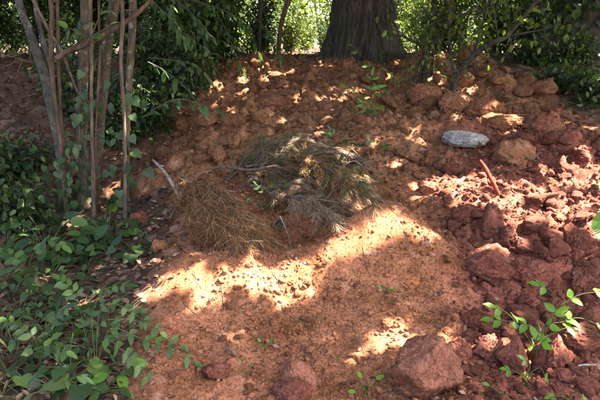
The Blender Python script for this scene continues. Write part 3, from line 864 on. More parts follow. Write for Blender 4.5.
leaf_spray('drooping shoot with few dark pointed leaves above the soil bank', [([(148, 62), (160, 68), (174, 78), (190, 92)], 5.6), ([(150, 58), (172, 60), (196, 66), (210, 80)], 6.0)], LANCE, 'pointed', M['frond'], .14, 52, per=8)
leaf_spray('low leafy shoot reaching over the soil below the bank, pointing right', [([(142, 118), (160, 106), (182, 99), (218, 112)], 5.3), ([(150, 112), (172, 100), (195, 102), (216, 110)], 5.35)], LANCE, 'pointed', M['frond'], .13, 53, per=9)
leaf_spray('leafy twigs of the dense green shrub arching over the slope', [([(212, 5), (226, 30), (236, 55), (245, 75)], 7.1), ([(232, 8), (248, 30), (258, 52), (266, 68)], 7.3), ([(198, 20), (206, 45), (212, 66), (216, 84)], 6.9), ([(245, 10), (266, 28), (276, 46), (280, 60)], 7.5), ([(190, 30), (192, 52), (196, 74)], 6.7)],
           LANCE, 'pointed', M['frond'], .115, 54, per=22)
leaf_spray('pale leaves on a thin twig in front of the mossy trunk', [([(86, 44), (94, 30), (100, 14), (104, 4)], Yc - .25), ([(88, 40), (100, 32), (112, 24)], Yc - .25), ([(88, 40), (76, 32), (66, 26)], Yc - .25)], OVATE, 'broad', M['bright'], .10, 55, per=4)

# ------------------------------------------------------------------ climbing ivy on the stems
def ivy_vine(label, path, n, seed, spread=.07, size=(.045, .085), mat='ivy'):
    g = np.random.default_rng(seed)
    c = np.asarray(path, float)
    t = thing('ivy_vine', c[0], label, 'ivy')
    mb = MB(); v, f = tube(c, [.006, .005, .003], 5); mb.add(v, *f); mb.build('stem', M['vine'], t)
    for i in range(n):
        k = g.integers(0, len(c)); o = np.array([g.normal(0, spread), -abs(g.normal(.06, .05)), g.normal(0, .04)])
        leaf_object(*((IVY, 'ivy') if g.random() < .55 else (OVATE, 'broad')), M[mat], t, c[k] + o, norm([g.normal(0, .5), -.25, -1 + g.normal(0, .3)]), norm([g.normal(0, .35), -1, .55 + g.normal(0, .25)]), g.uniform(*size))
def on_stem(S, z0, z1, n=14):
    c = S[1]; r = max(S[2])
    zs = np.linspace(z0, z1, n)
    return np.stack([np.interp(zs, c[:, 2], c[:, 0]), np.interp(zs, c[:, 2], c[:, 1]) - r - .01, zs], 1)
def zpx(py, Y): return at_depth(300, py, Y)[2]
ivy_vine('ivy with dark glossy leaves climbing the mossy tan trunk', on_stem(S5, zpx(214, S5[1][0][1]), zpx(20, S5[1][0][1])), 44, 61, .07)
ivy_vine('ivy leaves clustered between the rough trunk and the thin pinkish stem', on_stem(S7, zpx(214, S7[1][0][1]), zpx(96, S7[1][0][1])) - [0, .3, 0], 52, 62, .09, (.05, .10))
ivy_vine('ivy climbing the slender tan trunk at the right of the clump', on_stem(S10, zpx(220, S10[1][0][1]), zpx(95, S10[1][0][1])) + [.03, -.12, 0], 40, 63, .08, (.05, .10))
ivy_vine('ivy at the foot of the thin brown stem on the left', on_stem(S3, zpx(210, S3[1][0][1]), zpx(150, S3[1][0][1])), 14, 64, .1)

# ------------------------------------------------------------------ ground plants on the forest floor at left
def floor_plant(px, py, n, size, seed, label, group=None, tmpl=IVY, key='ivy', mat='ivy', height=.16, spread=.14, name='ivy_plant', cat='plant'):
    g = np.random.default_rng(seed)
    b = ground_at(px, py); b[2] = hz(b[0], b[1])
    t = thing(name, b, label, cat, group)
    mb = MB()
    for i in range(n):
        a = i * 2.4 + g.uniform(-.4, .4); L = spread * g.uniform(.3, 1.1); H = height * g.uniform(.35, 1.1)
        e = b + np.array([math.cos(a) * L, math.sin(a) * L, H])
        e[2] = max(e[2], hz(e[0], e[1]) + .03)
        c = spline([b, (b + e) / 2 + [0, 0, H * .25], e], 6)
        v, f = tube(c, [.0028, .002], 4, cap=False); mb.add(v, *f)
        out = np.array([math.cos(a), math.sin(a), 0])
        leaf_object(tmpl, key, M[mat], t, e, norm(out + [0, -.2, -.25] + g.normal(0, .2, 3)), norm(np.array([0, -.35, 1]) + g.normal(0, .25, 3)), size * g.uniform(.7, 1.2))
    mb.build('stalks', M['stalk'], t)
    return t
G3 = 'low plants covering the forest floor at left'
spots = [(26, 244), (56, 262), (80, 256), (22, 310), (52, 312), (82, 310), (28, 338), (56, 342), (88, 330), (20, 360), (48, 370), (84, 362), (26, 396), (58, 396), (12, 288), (44, 288), (12, 222), (34, 232), (8, 250), (58, 226), (40, 256), (70, 246), (88, 232), (104, 226), (120, 232), (100, 248), (84, 268), (116, 262), (134, 240), (20, 275), (52, 276), (6, 300), (36, 298), (64, 300),
         (16, 322), (44, 326), (8, 346), (70, 330), (34, 352), (58, 358), (12, 372), (40, 384), (74, 376), (96, 352), (110, 338), (4, 395), (100, 390), (138, 258)]
for i, (px, py) in enumerate(spots):
    px += rng.uniform(-5, 5); py += rng.uniform(-4, 4)
    where = ('in the bottom left corner' if py > 335 and px < 70 else 'under the pinnate leaves at the bottom left' if py > 335 else 'in the litter along the left edge' if px < 30 else 'at the foot of the stem clump' if py < 250 else 'at the edge of the red soil' if px > 78 else 'in the middle of the forest floor at left')
    kind, opt = [('dark lobed ivy', dict()), ('dark broad-leaved', dict(tmpl=OVATE, key='broad', mat='dark_leaf', name='broadleaf_plant')), ('dark lobed ivy', dict()), ('narrow-leaved green', dict(tmpl=LANCE, key='pointed', mat='frond', name='narrowleaf_plant')), ('mid-green broad-leaved', dict(tmpl=OVATE, key='broad', mat='frond', name='broadleaf_plant'))][i % 5]
    floor_plant(px, py, int(rng.integers(8, 13)), rng.uniform(.055, .095) * (1 - .10 * (py > 330)), 300 + i, 'low %s plant %s' % (kind, where), G3, height=rng.uniform(.06, .15), spread=rng.uniform(.12, .22), **opt)
floor_plant(20, 208, 12, .12, 340, 'leafy dark plant with rounded leaves by the left edge of the forest floor', None, ROUND, 'round', 'dark_leaf', .28, .25, 'broadleaf_plant')
floor_plant(48, 258, 14, .11, 341, 'rounded-leaf plant standing in front of the thick leaning stem', None, ROUND, 'round', 'dark_leaf', .26, .22, 'broadleaf_plant')
floor_plant(110, 245, 14, .12, 342, 'rounded-leaf plant at the foot of the pinkish stem', None, ROUND, 'round', 'dark_leaf', .24, .2, 'broadleaf_plant')
floor_plant(84, 396, 5, .13, 343, 'big dark lobed ivy leaves at the bottom left edge', None, IVY, 'ivy', 'ivy', .10, .06)
floor_plant(122, 378, 5, .085, 344, 'small plant with yellow-green rounded leaves at the bottom left', None, ROUND, 'round', 'bright', .08, .06, 'broadleaf_plant')

def frond(t, c, size, seed, mat, tmpl=OVATE, key='broad', n=6, name='frond', leaf_name='leaflet'):
    """a pinnate leaf: stalk with paired leaflets and one at the end"""
    g = np.random.default_rng(seed)
    mb = MB(); v, f = tube(c, [.0026, .002, .0012], 5); mb.add(v, *f)
    st = mb.build(name, M['stalk'], t)
    m = len(c)
    for i in range(n):
        u = .28 + .68 * i / max(1, n - 1); k = min(m - 2, int(u * (m - 1)))
        T = norm(c[k + 1] - c[k]); up = norm(np.array([0, -.3, 1.0]) - T * np.dot([0, -.3, 1.0], T))
        lat = np.cross(T, up)
        for s in (-1, 1):
            leaf_object(tmpl, key, M[mat], st, c[k], norm(T * .55 + lat * s + g.normal(0, .12, 3) + [0, 0, -.08]), norm(up + g.normal(0, .15, 3)), size * g.uniform(.8, 1.1) * (1 - .25 * abs(u - .6)), leaf_name)
    leaf_object(tmpl, key, M[mat], st, c[-1], norm(c[-1] - c[-3]), norm([0, -.3, 1]), size, leaf_name)

def frond_plant(label, base_px, paths, size, mat, seed, n=6, tmpl=OVATE, key='broad', name='pinnate_plant', cat='plant', lift=None):
    b = ground_at(*base_px); b[2] = hz(b[0], b[1])
    t = thing(name, b, label, cat)
    for i, (pix, Yd) in enumerate(paths):
        pts = [b] + [at_depth(x, y, Yd) for x, y in pix]
        frond(t, spline(pts, 30), size, seed + i, mat, tmpl, key, n)
    return t
frond_plant('green plant with long pinnate leaves arching right over the orange soil', (96, 372),
            [([(110, 330), (140, 338), (165, 346), (194, 362)], 2.62), ([(100, 310), (120, 306), (140, 318), (160, 332)], 2.72), ([(104, 340), (122, 350), (136, 362), (150, 382)], 2.5),
             ([(92, 318), (98, 300), (110, 288), (126, 286)], 2.8), ([(84, 330), (78, 300), (70, 288), (60, 280)], 2.85), ([(100, 325), (125, 320), (150, 325), (180, 345)], 2.7)], .062, 'frond', 401, 6)
frond_plant('pinnate plant with rounded leaflets at the left edge above the ivy', (30, 300),
            [([(24, 268), (14, 256), (4, 252)], 3.3), ([(30, 262), (38, 248), (50, 240), (62, 246)], 3.35), ([(26, 270), (12, 268), (-4, 272)], 3.25)], .07, 'frond', 421, 5, ROUND, 'round')
frond_plant('pinnate plant with drooping leaflets left of the bottom edge', (40, 372),
            [([(44, 336), (54, 318), (68, 308)], 2.55), ([(36, 342), (22, 328), (8, 322)], 2.5), ([(42, 350), (52, 346), (66, 352)], 2.45)], .062, 'dark_leaf', 431, 5)

# bright plants on the right
frond_plant('bright green sprawling plant over the crimson clods at lower right', (533, 366),
            [([(534, 345), (545, 325), (556, 310), (552, 292), (540, 286)], 2.62), ([(540, 335), (530, 326), (516, 322), (494, 320)], 2.66), ([(548, 328), (562, 322), (580, 318), (604, 328)], 2.62),
             ([(552, 315), (566, 302), (582, 294), (602, 292)], 2.66), ([(534, 350), (522, 330), (508, 314), (496, 308)], 2.7), ([(540, 345), (560, 330), (582, 328), (608, 340)], 2.58)], .072, 'bright', 441, 3, name='bramble_plant')
frond_plant('small bright green seedling in front of the pointed crimson clods', (526, 386),
            [([(524, 378), (516, 372), (508, 370)], 2.44), ([(530, 374), (540, 368), (546, 378)], 2.44), ([(526, 376), (530, 366), (524, 360)], 2.46)], .045, 'bright', 451, 2, name='seedling_plant')
frond_plant('cut-off green seedling at the bottom right edge', (566, 404), [([(566, 398), (560, 396), (552, 397)], 2.32), ([(570, 396), (578, 394), (584, 398)], 2.32)], .04, 'bright', 456, 2, name='seedling_plant')
frond_plant('small dull green seedling by the bottom edge, right of the boulder', (500, 396), [([(498, 392), (494, 388), (490, 386)], 2.36), ([(502, 394), (506, 396), (510, 400)], 2.34)], .045, 'frond', 458, 1, name='seedling_plant')
frond_plant('bright seedling with two leaf clusters left of the boulder', (366, 392), [([(368, 386), (372, 381), (376, 379)], 2.38), ([(363, 390), (359, 392), (356, 392)], 2.36), ([(366, 386), (364, 381), (362, 378)], 2.38)], .040, 'bright', 460, 1, ROUND, 'round', name='seedling_plant')
frond_plant('tiny seedling in the middle of the front mound', (264, 350), [([(264, 346), (263, 344), (261, 342)], 2.72), ([(265, 346), (268, 344), (269, 343)], 2.72)], .030, 'bright', 463, 1, ROUND, 'round', name='seedling_plant')
frond_plant('tiny seedling on the right flank of the front mound', (387, 294), [([(386, 291), (384, 289), (382, 288)], 3.05), ([(388, 291), (390, 289), (392, 289)], 3.05)], .030, 'bright', 466, 1, ROUND, 'round', name='seedling_plant')
frond_plant('tiny grass-like seedling below the front mound centre', (246, 378), [([(246, 372), (244, 368), (242, 364)], 2.52), ([(247, 374), (249, 370), (250, 368)], 2.52)], .030, 'frond', 468, 1, LANCE, 'pointed', name='seedling_plant')
# tall sapling on the upper slope in front of the massive trunk
frond_plant('slender green seedling tree on the slope in front of the massive trunk', (370, 140),
            [([(370, 118), (374, 88), (368, 64), (354, 48)], 5.9), ([(370, 116), (377, 86), (382, 68), (394, 76)], 5.92), ([(370, 120), (362, 100), (354, 90), (346, 85)], 5.88), ([(370, 112), (376, 94), (384, 90), (398, 82)], 5.9), ([(370, 122), (374, 108), (382, 106), (390, 112)], 5.86),
             ([(370, 124), (362, 116), (356, 114)], 5.86), ([(370, 112), (370, 92), (372, 76)], 5.88), ([(370, 126), (366, 112), (362, 104)], 5.84), ([(371, 134), (376, 128), (382, 132)], 5.84), ([(370, 136), (364, 132), (358, 136)], 5.84)], .095, 'bright', 471, 4, LANCE, 'pointed', name='seedling_tree')
frond_plant('small green seedling behind the brush pile, below the slender seedling tree', (372, 166), [([(370, 158), (364, 150), (358, 146)], 5.05), ([(373, 156), (378, 148), (384, 146)], 5.05), ([(372, 156), (372, 148), (370, 142)], 5.05)], .075, 'frond', 481, 2, name='seedling_plant')
frond_plant('small green seedling behind the brush pile, left of its neighbour', (334, 152), [([(334, 146), (330, 140), (326, 136)], 5.2), ([(335, 146), (340, 142), (344, 141)], 5.2), ([(334, 144), (334, 138), (332, 133)], 5.2)], .075, 'frond', 484, 2, name='seedling_plant')
frond_plant('leafy green plant at the right edge below the black trunk', (583, 140), [([(582, 126), (578, 114), (570, 106)], 6.0), ([(584, 126), (590, 116), (598, 114)], 6.0), ([(583, 124), (584, 112), (582, 104)], 6.0), ([(583, 128), (574, 122), (566, 122)], 6.0), ([(584, 130), (592, 126), (602, 128)], 6.0)], .11, 'frond', 487, 2, LANCE, 'pointed', name='broadleaf_plant')
# a plant standing just outside the right edge; two leaves reach into the picture
b = np.array([1.10, 1.72, hz(1.10, 1.72)])
t = thing('edge_sapling', b, 'sapling cut by the right edge with large bright green leaves', 'plant')
c = spline([b, b + [-.02, 0, .5], b + [0.01, .02, 1.15]], 20)
mb = MB(); v, f = tube(c, [.006, .003], 6); mb.add(v, *f)
for (px, py, sz, d) in [(612, 212, .075, (-.75, 0, -.75)), (614, 236, .065, (-1, -.1, .15)), (614, 200, .075, (-.6, .2, .8)), (640, 190, .1, (.5, -.6, .1)), (630, 250, .1, (.4, .5, -.3)), (650, 230, .1, (.9, .1, -.2))]:
    p = at_depth(px, py, 1.7); k = int(np.argmin(np.abs(c[:, 2] - p[2])))
    vv, ff = tube(spline([c[k], (c[k] + p) / 2 + [0, 0, .02], p], 5), [.002, .0015], 4); mb.add(vv, *ff)
    leaf_object(ROUND, 'round', M['bright'], t, p, norm(d), norm([.1, -.8, .6]), sz)
mb.build('stem', M['stalk'], t)

# ------------------------------------------------------------------ dead conifer boughs heaped in the hollow
def bough(label, p0px, p1px, lift0, lift1, width, mat, seed, group=None, n_twig=26, nl=.075, sag=.0, name='dead_bough', dens=1.0, woodmat='pink_bark', arch=.07, flat=.5, lateral=.5, jit=.42, follow=.5):
    g = np.random.default_rng(seed)
    a = ground_at(*p0px); b = ground_at(*p1px)
    a[2] = hz(a[0], a[1]) + lift0 * .8; b[2] = hz(b[0], b[1]) + lift1 * .8
    L = np.linalg.norm(b - a)
    mid = (a + b) / 2 + [0, 0, arch * L]
    mid[2] = max(mid[2], hz(mid[0], mid[1]) + .04)
    c = spline([a, mid, b], 40)
    t = thing(name, a, label, 'bough', group)
    mb = MB(); v, f = tube(c, [.011, .008, .003], 6, .15, seed); mb.add(v, *f)
    Np, Nd, Nn, Ns = [], [], [], []
    for i in range(n_twig):
        u = .08 + .9 * i / n_twig; k = min(38, int(u * 39)); T = norm(c[k + 1] - c[k])
        lat = norm(np.cross(T, [0, 0, 1])) * (1 if i % 2 else -1)
        l = width * g.uniform(.45, 1.35) * (1.05 - .55 * u)
        d = norm(T * 1.0 + lat * lateral + g.normal(0, .28, 3) + [0, 0, g.normal(.02, .2)])
        e = c[k] + d * l + [0, 0, -sag * l]
        tw = spline([c[k], c[k] + d * l * .5 + g.normal(0, .06 * l, 3) + [0, 0, .02], e], 9)
        if g.random() < .12: l *= .5
        hh = h_smooth(tw[:, 0], tw[:, 1]) + .02
        tw[:, 2] = np.maximum(tw[:, 2], hh)
        v, f = tube(tw, [.0048, .0036, .0018], 4, cap=False); mb.add(v, *f)
        m = int(95 * dens * g.uniform(.25, 1.4))
        uu = g.uniform(.05, 1, m); ix = uu * 8; i0 = np.minimum(ix.astype(int), 7); fr = (ix - i0)[:, None]
        P = tw[i0] * (1 - fr) + tw[i0 + 1] * fr
        dd = norm(norm(norm(e - c[k]) * (1 - follow) + norm(b - a) * follow)[None] * 1.25 + g.normal(0, jit, (m, 3)) * [1, 1, flat] + [0, 0, -.22])
        Np.append(P); Nd.append(dd); Nn.append(norm(g.normal(0, .5, (m, 3)) + [0, -.3, 1])); Ns.append(g.uniform(.35, 1.5, m) * nl)
    mb.build('stem', M[woodmat], t)
    Np, Nd, Nn, Ns = map(np.concatenate, (Np, Nd, Nn, Ns))
    mb = MB(); add_leaves(mb, NEEDLE, Np, Nd, Nn, Ns, g.uniform(.0012, .0032, len(Ns)))
    tag(mb.build('needles', M[mat], t, smooth=False), None, None, None, 'stuff')
    return t
G4 = 'dead conifer boughs heaped in the hollow'
LABS = ['green-grey bough at the back left of the brush heap', 'long grey bough running up the left side of the brush heap', 'green bough lying across the back of the brush heap', 'long grey bough crossing the top of the heap towards the ridge',
        'tawny bough at the right front of the heap, tip on the lit ridge', 'pale grey bough at the front of the heap behind the sprigs', 'short grey bough hanging into the hollow at the front of the heap', 'green bough at the back right of the heap beside the crooked branch',
        'short green bough in the middle left of the heap', 'tawny bough in the middle of the heap over the grey ones', 'green bough on the right flank of the heap', 'thin grey bough along the upper left rim of the heap']
heap = [((228, 186), (292, 154), .06, .16, .26, 'needle_green'), ((240, 196), (322, 160), .08, .14, .28, 'needle_grey'), ((252, 172), (352, 176), .10, .12, .30, 'needle_green'),
        ((262, 166), (372, 204), .16, .06, .30, 'needle_grey'), ((278, 172), (380, 212), .14, .03, .26, 'needle_tawny'), ((262, 200), (350, 216), .12, .05, .26, 'needle_grey'),
        ((270, 206), (336, 230), .10, .03, .24, 'needle_grey'), ((296, 160), (366, 186), .10, .08, .26, 'needle_green'), ((246, 182), (316, 184), .16, .16, .26, 'needle_green'),
        ((268, 190), (344, 198), .18, .12, .28, 'needle_tawny'), ((302, 182), (372, 208), .14, .05, .24, 'needle_green'), ((232, 176), (300, 150), .04, .10, .24, 'needle_grey')]
for i, (a, b, l0, l1, w, m) in enumerate(heap):
    bough(LABS[i], a, b, l0, l1, w, m, 500 + i, G4, 32, .065, .12, dens=1.35)
g_ = np.random.default_rng(88)
for i in range(11):
    x0, y0 = g_.uniform(236, 318), g_.uniform(160, 206)
    bough('short dry bough tangled inside the brush heap', (x0, y0), (x0 + g_.uniform(38, 62), y0 + g_.uniform(2, 24)), g_.uniform(.06, .18), g_.uniform(.03, .12), .2, ['needle_tawny', 'needle_grey', 'needle_green'][i % 3], 560 + i, G4, 18, .08, .12, dens=.8, jit=.5)
# the tawny bough standing like a fan at the left of the heap
for i, (a, b, l0, l1, w, lab) in enumerate([((172, 200), (264, 252), .13, .03, .19, 'tawny dead conifer bough leaning fan-like at the left of the brush heap'), ((170, 214), (244, 252), .08, .03, .19, 'lower brown bough under the tawny fan-like bough'), ((186, 200), (270, 250), .16, .03, .16, 'upper rim bough of the tawny brush fan, nearest the heap')]):
    bough(lab, a, b, l0, l1, w, 'needle_tawny', 530 + i, None, 64, .085, .30, dens=1.15, arch=.10, woodmat='pink_bark', lateral=.5, jit=.6, follow=.45)
for i in range(18):
    x0, y0 = g_.uniform(222, 345), g_.uniform(152, 216); L_ = g_.uniform(16, 46); a_ = g_.uniform(-.5, .7)
    pts = []
    for u in (0, .35, .7, 1):
        p = ground_at(x0 + L_ * u * math.cos(a_) + g_.normal(0, 1.5), y0 + L_ * u * math.sin(a_) + g_.normal(0, 1.5)); p[2] += .10 + .10 * math.sin(3 * u + i) ** 2; pts.append(p)
    mb = MB(); v, f = tube(spline(pts, 18), [.0038, .003, .0015], 5, .2, i); mb.add(v, *f)
    tag(mb.build('bare_twig', M[['dead_wood', 'pink_bark', 'brown_bark'][i % 3]], None, pts[0]), 'thin bare twig tangled in the brush heap, one of many alike', 'twig', 'bare twigs in the brush heap')
# green sprigs growing out of the heap
leaf_spray('small fresh green leafy sprigs poking out between the dead boughs', [([(276, 212), (270, 200), (262, 190), (256, 184)], 4.25), ([(278, 212), (280, 198), (284, 186), (282, 178)], 4.3), ([(270, 210), (262, 204), (252, 200), (246, 198)], 4.2), ([(280, 216), (290, 206), (296, 196)], 4.25), ([(272, 206), (272, 192), (276, 182)], 4.28), ([(282, 218), (276, 226), (268, 222)], 4.15)],
           OVATE, 'broad', M['frond'], .055, 56, name='leafy_sprig', per=10)

# ------------------------------------------------------------------ loose sticks
def stick(label, pix, lifts, wpx, mat, seed, name='stick', cat='stick', forks=()):
    pts = []
    for (x, y), l in zip(pix, lifts):
        p = ground_at(x, y)
        d = ray(x, y); p = p - d * (l / max(.15, -d[2])); pts.append(p)     # lifted off the ground along the line of sight
    c = spline(pts, 24); Yd = np.mean([p[1] for p in pts]); r = [w / F * Yd / 2 for w in wpx]
    mb = MB(); v, f = tube(c, r, 8, .2, seed); mb.add(v, *f)
    g = np.random.default_rng(seed)
    for fk in forks:
        k = int(fk * 23); e = c[k] + g.normal(0, .07, 3) + [0, 0, -.03]
        v, f = tube(spline([c[k], (c[k] + e) / 2 + g.normal(0, .01, 3), e], 6), [r[-1] * .7, r[-1] * .3], 5); mb.add(v, *f)
    o = mb.build(name, mat, None, c[0])
    return tag(o, label, cat)
stick('pale weathered stick rising left out of the tawny brush fan', [(153, 160), (166, 174), (178, 194), (192, 217)], [.10, .08, .06, .03], [2.4, 3.6, 4.0, 3.6], M['dead_wood'], 1, forks=(.2, .45, .7))
stick('thin reddish stick beside the pale stick above the tawny fan', [(182, 174), (192, 186), (206, 200)], [.10, .08, .05], [2, 2.4, 2.4], M['pink_bark'], 2, forks=(.4,))
stick('long grey-brown branch lying along the left of the brush heap', [(206, 169), (226, 167), (250, 170), (278, 166)], [.03, .07, .10, .14], [2, 3, 3.4, 3], M['pink_bark'], 3)
stick('crooked grey branch on the right end of the brush heap', [(344, 152), (342, 164), (350, 176), (348, 184), (356, 194)], [.06, .10, .08, .10, .05], [3, 3.4, 3.4, 3, 2], M['pink_bark'], 4, forks=(.3, .6))
stick('dark bent branch along the top of the brush heap', [(308, 156), (326, 152), (342, 154), (362, 166)], [.08, .10, .08, .05], [2, 3, 3, 2], M['brown_bark'], 5)
stick('pale bare twig curving down out of the green sprigs', [(280, 216), (286, 230), (290, 244), (292, 256)], [.12, .10, .05, .01], [1.6, 1.6, 1.6, 1.4], M['dead_wood'], 6)
stick('bare root-like branch with curled tips at the right front of the heap', [(300, 196), (322, 200), (342, 206), (326, 228)], [.14, .14, .10, .04], [1.6, 2, 2, 1.4], M['pink_bark'], 7, forks=(.5, .7, .85))
stick('grey twig lying on the soil at the lower right edge', [(572, 368), (582, 365), (596, 365)], [.015, .02, .015], [2, 2.4, 2], M['dead_wood'], 8)
stick('dark thin twig lying below the front mound', [(354, 336), (360, 344), (364, 352)], [.01, .015, .01], [1.4, 1.6, 1.2], M['brown_bark'], 9)
stick('small pale stump of a stick standing among the ivy', [(34, 290), (36, 276), (35, 266)], [.0, .06, .10], [7, 6, 5], M['tan_bark'], 12)
stick('thin dark twig on the upper slope near the right crest', [(520, 150), (530, 160), (540, 152)], [.02, .03, .02], [1.6, 1.6, 1.2], M['brown_bark'], 13)
# red painted peg: squared, pointed below
a = at_depth(480, 160, ground_at(503, 196)[1] + .10); b = ground_at(503, 196) - [0, 0, .05]
c = spline([a, (a + b) / 2 + [.004, 0, .006], b], 16)
mb = MB(); v, f = tube(c, [.011, .014, .0145, .0165, .0165, .015, .013], 7, .5, 3); mb.add(v, *f)
tag(mb.build('red_stick', M['red_wood'], None, b), 'bright red-orange pointed stick stuck slanting in the sunlit rubble', 'stick')

# ------------------------------------------------------------------ clods and stones
def _ico(sub):
    t = (1 + 5 ** .5) / 2
    V = [(-1, t, 0), (1, t, 0), (-1, -t, 0), (1, -t, 0), (0, -1, t), (0, 1, t), (0, -1, -t), (0, 1, -t), (t, 0, -1), (t, 0, 1), (-t, 0, -1), (-t, 0, 1)]
    V = [tuple(norm(np.array(v))) for v in V]
    Fc = [(0, 11, 5), (0, 5, 1), (0, 1, 7), (0, 7, 10), (0, 10, 11), (1, 5, 9), (5, 11, 4), (11, 10, 2), (10, 7, 6), (7, 1, 8), (3, 9, 4), (3, 4, 2), (3, 2, 6), (3, 6, 8), (3, 8, 9), (4, 9, 5), (2, 4, 11), (6, 2, 10), (8, 6, 7), (9, 8, 1)]
    for _ in range(sub):
        mid = {}; nf = []
        def m(a, b):
            k = (min(a, b), max(a, b))
            if k not in mid:
                V.append(tuple(norm((np.array(V[a]) + np.array(V[b])) / 2))); mid[k] = len(V) - 1
            return mid[k]
        for a, b, c in Fc:
            x, y, z = m(a, b), m(b, c), m(c, a); nf += [(a, x, z), (b, y, x), (c, z, y), (x, y, z)]
        Fc = nf
    return np.array(V), np.array(Fc)
ICO = {s: _ico(s) for s in (0, 1, 2, 3, 4)}
def clod_shape(sub, seed, angular=.6, rough=.14, planes=14):
    g = np.random.default_rng(seed)
    D, Fc = ICO[sub]
    n = norm(g.normal(0, 1, (planes, 3))); dist = g.uniform(.62, 1.0, planes)
    dots = D @ n.T
    rr = np.where(dots > .15, dist[None, :] / np.maximum(dots, .15), 9).min(1)
    r = (1 - angular) * .9 + angular * np.minimum(rr, 1.25)
    P = D * 1.7 + .25 * np.stack([fbm(D[:, 0] * 3 + k * 5, D[:, 1] * 3, seed + 31, 2, D[:, 2] * 3) for k in range(3)], 1)
    r = r - rough * .6 + rough * .9 * np.abs(fbm(P[:, 0] * 2.2 + 3, P[:, 1] * 2.2, seed + 3, 3, P[:, 2] * 2.2 + 2)) * 3
    r = r + rough * 2 * fbm(P[:, 0] + 9, P[:, 1], seed, 4, P[:, 2] + 5) + rough * 1.3 * fbm(P[:, 0] * 5, P[:, 1] * 5, seed + 7, 4, P[:, 2] * 5)
    return D * r[:, None], Fc
def clod(name, label, px, py, w, h, mat, seed, cat='clod', group=None, angular=.7, rough=.2, sub=4, rot=None, sink=.28, deep=.8, shape=None, planes=14):
    """w, h in photo pixels; the clod sits on the ground where its foot is seen"""
    foot = ground_at(px, py + h * .42)
    dist = np.linalg.norm(foot - EYE); W = w / F * dist; H = h / F * dist * 1.05
    V, Fc = clod_shape(sub, seed, angular, rough, planes)
    if shape: V = shape(V)
    V = V / (np.abs(V).max(0) + 1e-9) * [W / 2, W / 2 * deep, H / 2]
    g = np.random.default_rng(seed); a = g.uniform(-.3, .3) if rot is None else rot
    c, s = math.cos(a), math.sin(a)
    V = np.stack([V[:, 0] * c - V[:, 1] * s, V[:, 0] * s + V[:, 1] * c, V[:, 2]], 1)
    y = foot[1] + W / 2 * deep * .6
    x = foot[0] * y / foot[1] * 1.0
    mb = MB(); mb.add(V + [0, 0, H / 2], Fc)
    o = mb.build(name, mat, None)
    o.location = (x, y, float(np.median(h_mesh(np.array([x, x - W * .25, x + W * .25, x]), np.array([y, y, y, y - W * .3])))) - sink * H)
    return tag(o, label, cat, group)
def wedge(tipx=.1):
    def f(V):
        V = V.copy(); t = (V[:, 2] - V[:, 2].min()) / np.ptp(V[:, 2])
        k = 1 - .82 * t ** 1.3
        V[:, 0] = V[:, 0] * k + tipx * t; V[:, 1] *= k
        return V
    return f
CR, OR, BR = M['clod_crimson'], M['clod_orange'], M['clod_brown']
clod('boulder', 'big smooth crimson boulder of packed soil at the bottom edge', 421, 377, 78, 76, M['boulder'], 701, 'boulder', angular=.8, rough=.13, deep=.9, sink=.15, planes=9)
clod('soil_clod', 'tall pointed crimson clod behind the bright seedling, right one of the pair', 545, 357, 34, 44, CR, 702, angular=.8, rough=.15, shape=wedge(.12), sink=.1, rot=.2)
clod('soil_clod', 'pointed crimson clod, left one of the pair behind the bright seedling', 514, 359, 36, 40, CR, 703, angular=.8, rough=.15, shape=wedge(-.1), sink=.1)
clod('soil_clod', 'peaked crimson clod below the centre of the front mound', 306, 370, 50, 44, M['boulder'], 704, angular=.8, rough=.15, shape=wedge(-.5), sink=.3)
clod('soil_clod', 'flat crimson clod cut by the bottom edge, below the peaked clod', 292, 396, 44, 20, CR, 705)
clod('stone', 'brown stone lying flat in the middle of the upper slope', 275, 105, 42, 15, BR, 706, 'stone', angular=.25, rough=.15, sink=.3)
clod('stone', 'blocky brown stone at the left of the upper slope, below the leafy shoot', 210, 121, 30, 16, BR, 707, 'stone', angular=.8, rough=.15, sink=.15)
clod('stone', 'rounded grey-brown stone left above the brush heap, lower one of two', 219, 155, 17, 20, BR, 708, 'stone', sink=.1)
clod('stone', 'rounded grey-brown stone left above the brush heap, upper one of two', 233, 143, 15, 18, BR, 709, 'stone', sink=.1)
clod('stone', 'pale bluish grey stone beside the top of the red stick', 462, 144, 50, 16, M['grey_stone'], 710, 'stone', angular=.35, rough=.16, sink=.12)
clod('soil_clod', 'dark rounded clod under the sunlit rubble left of the red stick', 466, 216, 34, 22, CR, 711, sink=.2)
clod('soil_clod', 'broad crimson slab clod with sunlit pale top below the red stick', 487, 268, 66, 30, CR, 712, angular=.7, rough=.18, sink=.2)
clod('soil_clod', 'large blocky dark crimson clod near the right edge', 574, 256, 36, 34, CR, 713, angular=.85, rough=.18, sink=.15)
clod('soil_clod', 'blocky dark crimson clod right below the large one near the right edge', 583, 284, 30, 28, CR, 714, angular=.85, rough=.18, sink=.15)
clod('soil_clod', 'crimson clod between the slab clod and the blocky right-hand clods', 527, 280, 42, 26, CR, 715, angular=.7, sink=.2)
clod('soil_clod', 'small reddish upright clod on top of the rubble under the red stick', 507, 240, 18, 18, CR, 716, angular=.8, sink=.15)
clod('soil_clod', 'rough crimson clod at the left end of the sunlit rubble', 428, 186, 22, 16, CR, 717, sink=.2)
clod('soil_clod', 'smooth orange lump on the crest right of the forked sapling', 424, 97, 36, 26, OR, 718, angular=.3, rough=.15, sink=.3)
clod('soil_clod', 'smooth brown lump on the crest between forked and arching saplings', 456, 103, 36, 24, BR, 719, angular=.35, rough=.15, sink=.3)
clod('soil_clod', 'peaked orange-brown lump on the crest under the arching sapling', 483, 107, 38, 26, OR, 720, angular=.6, rough=.15, shape=wedge(0), sink=.2)
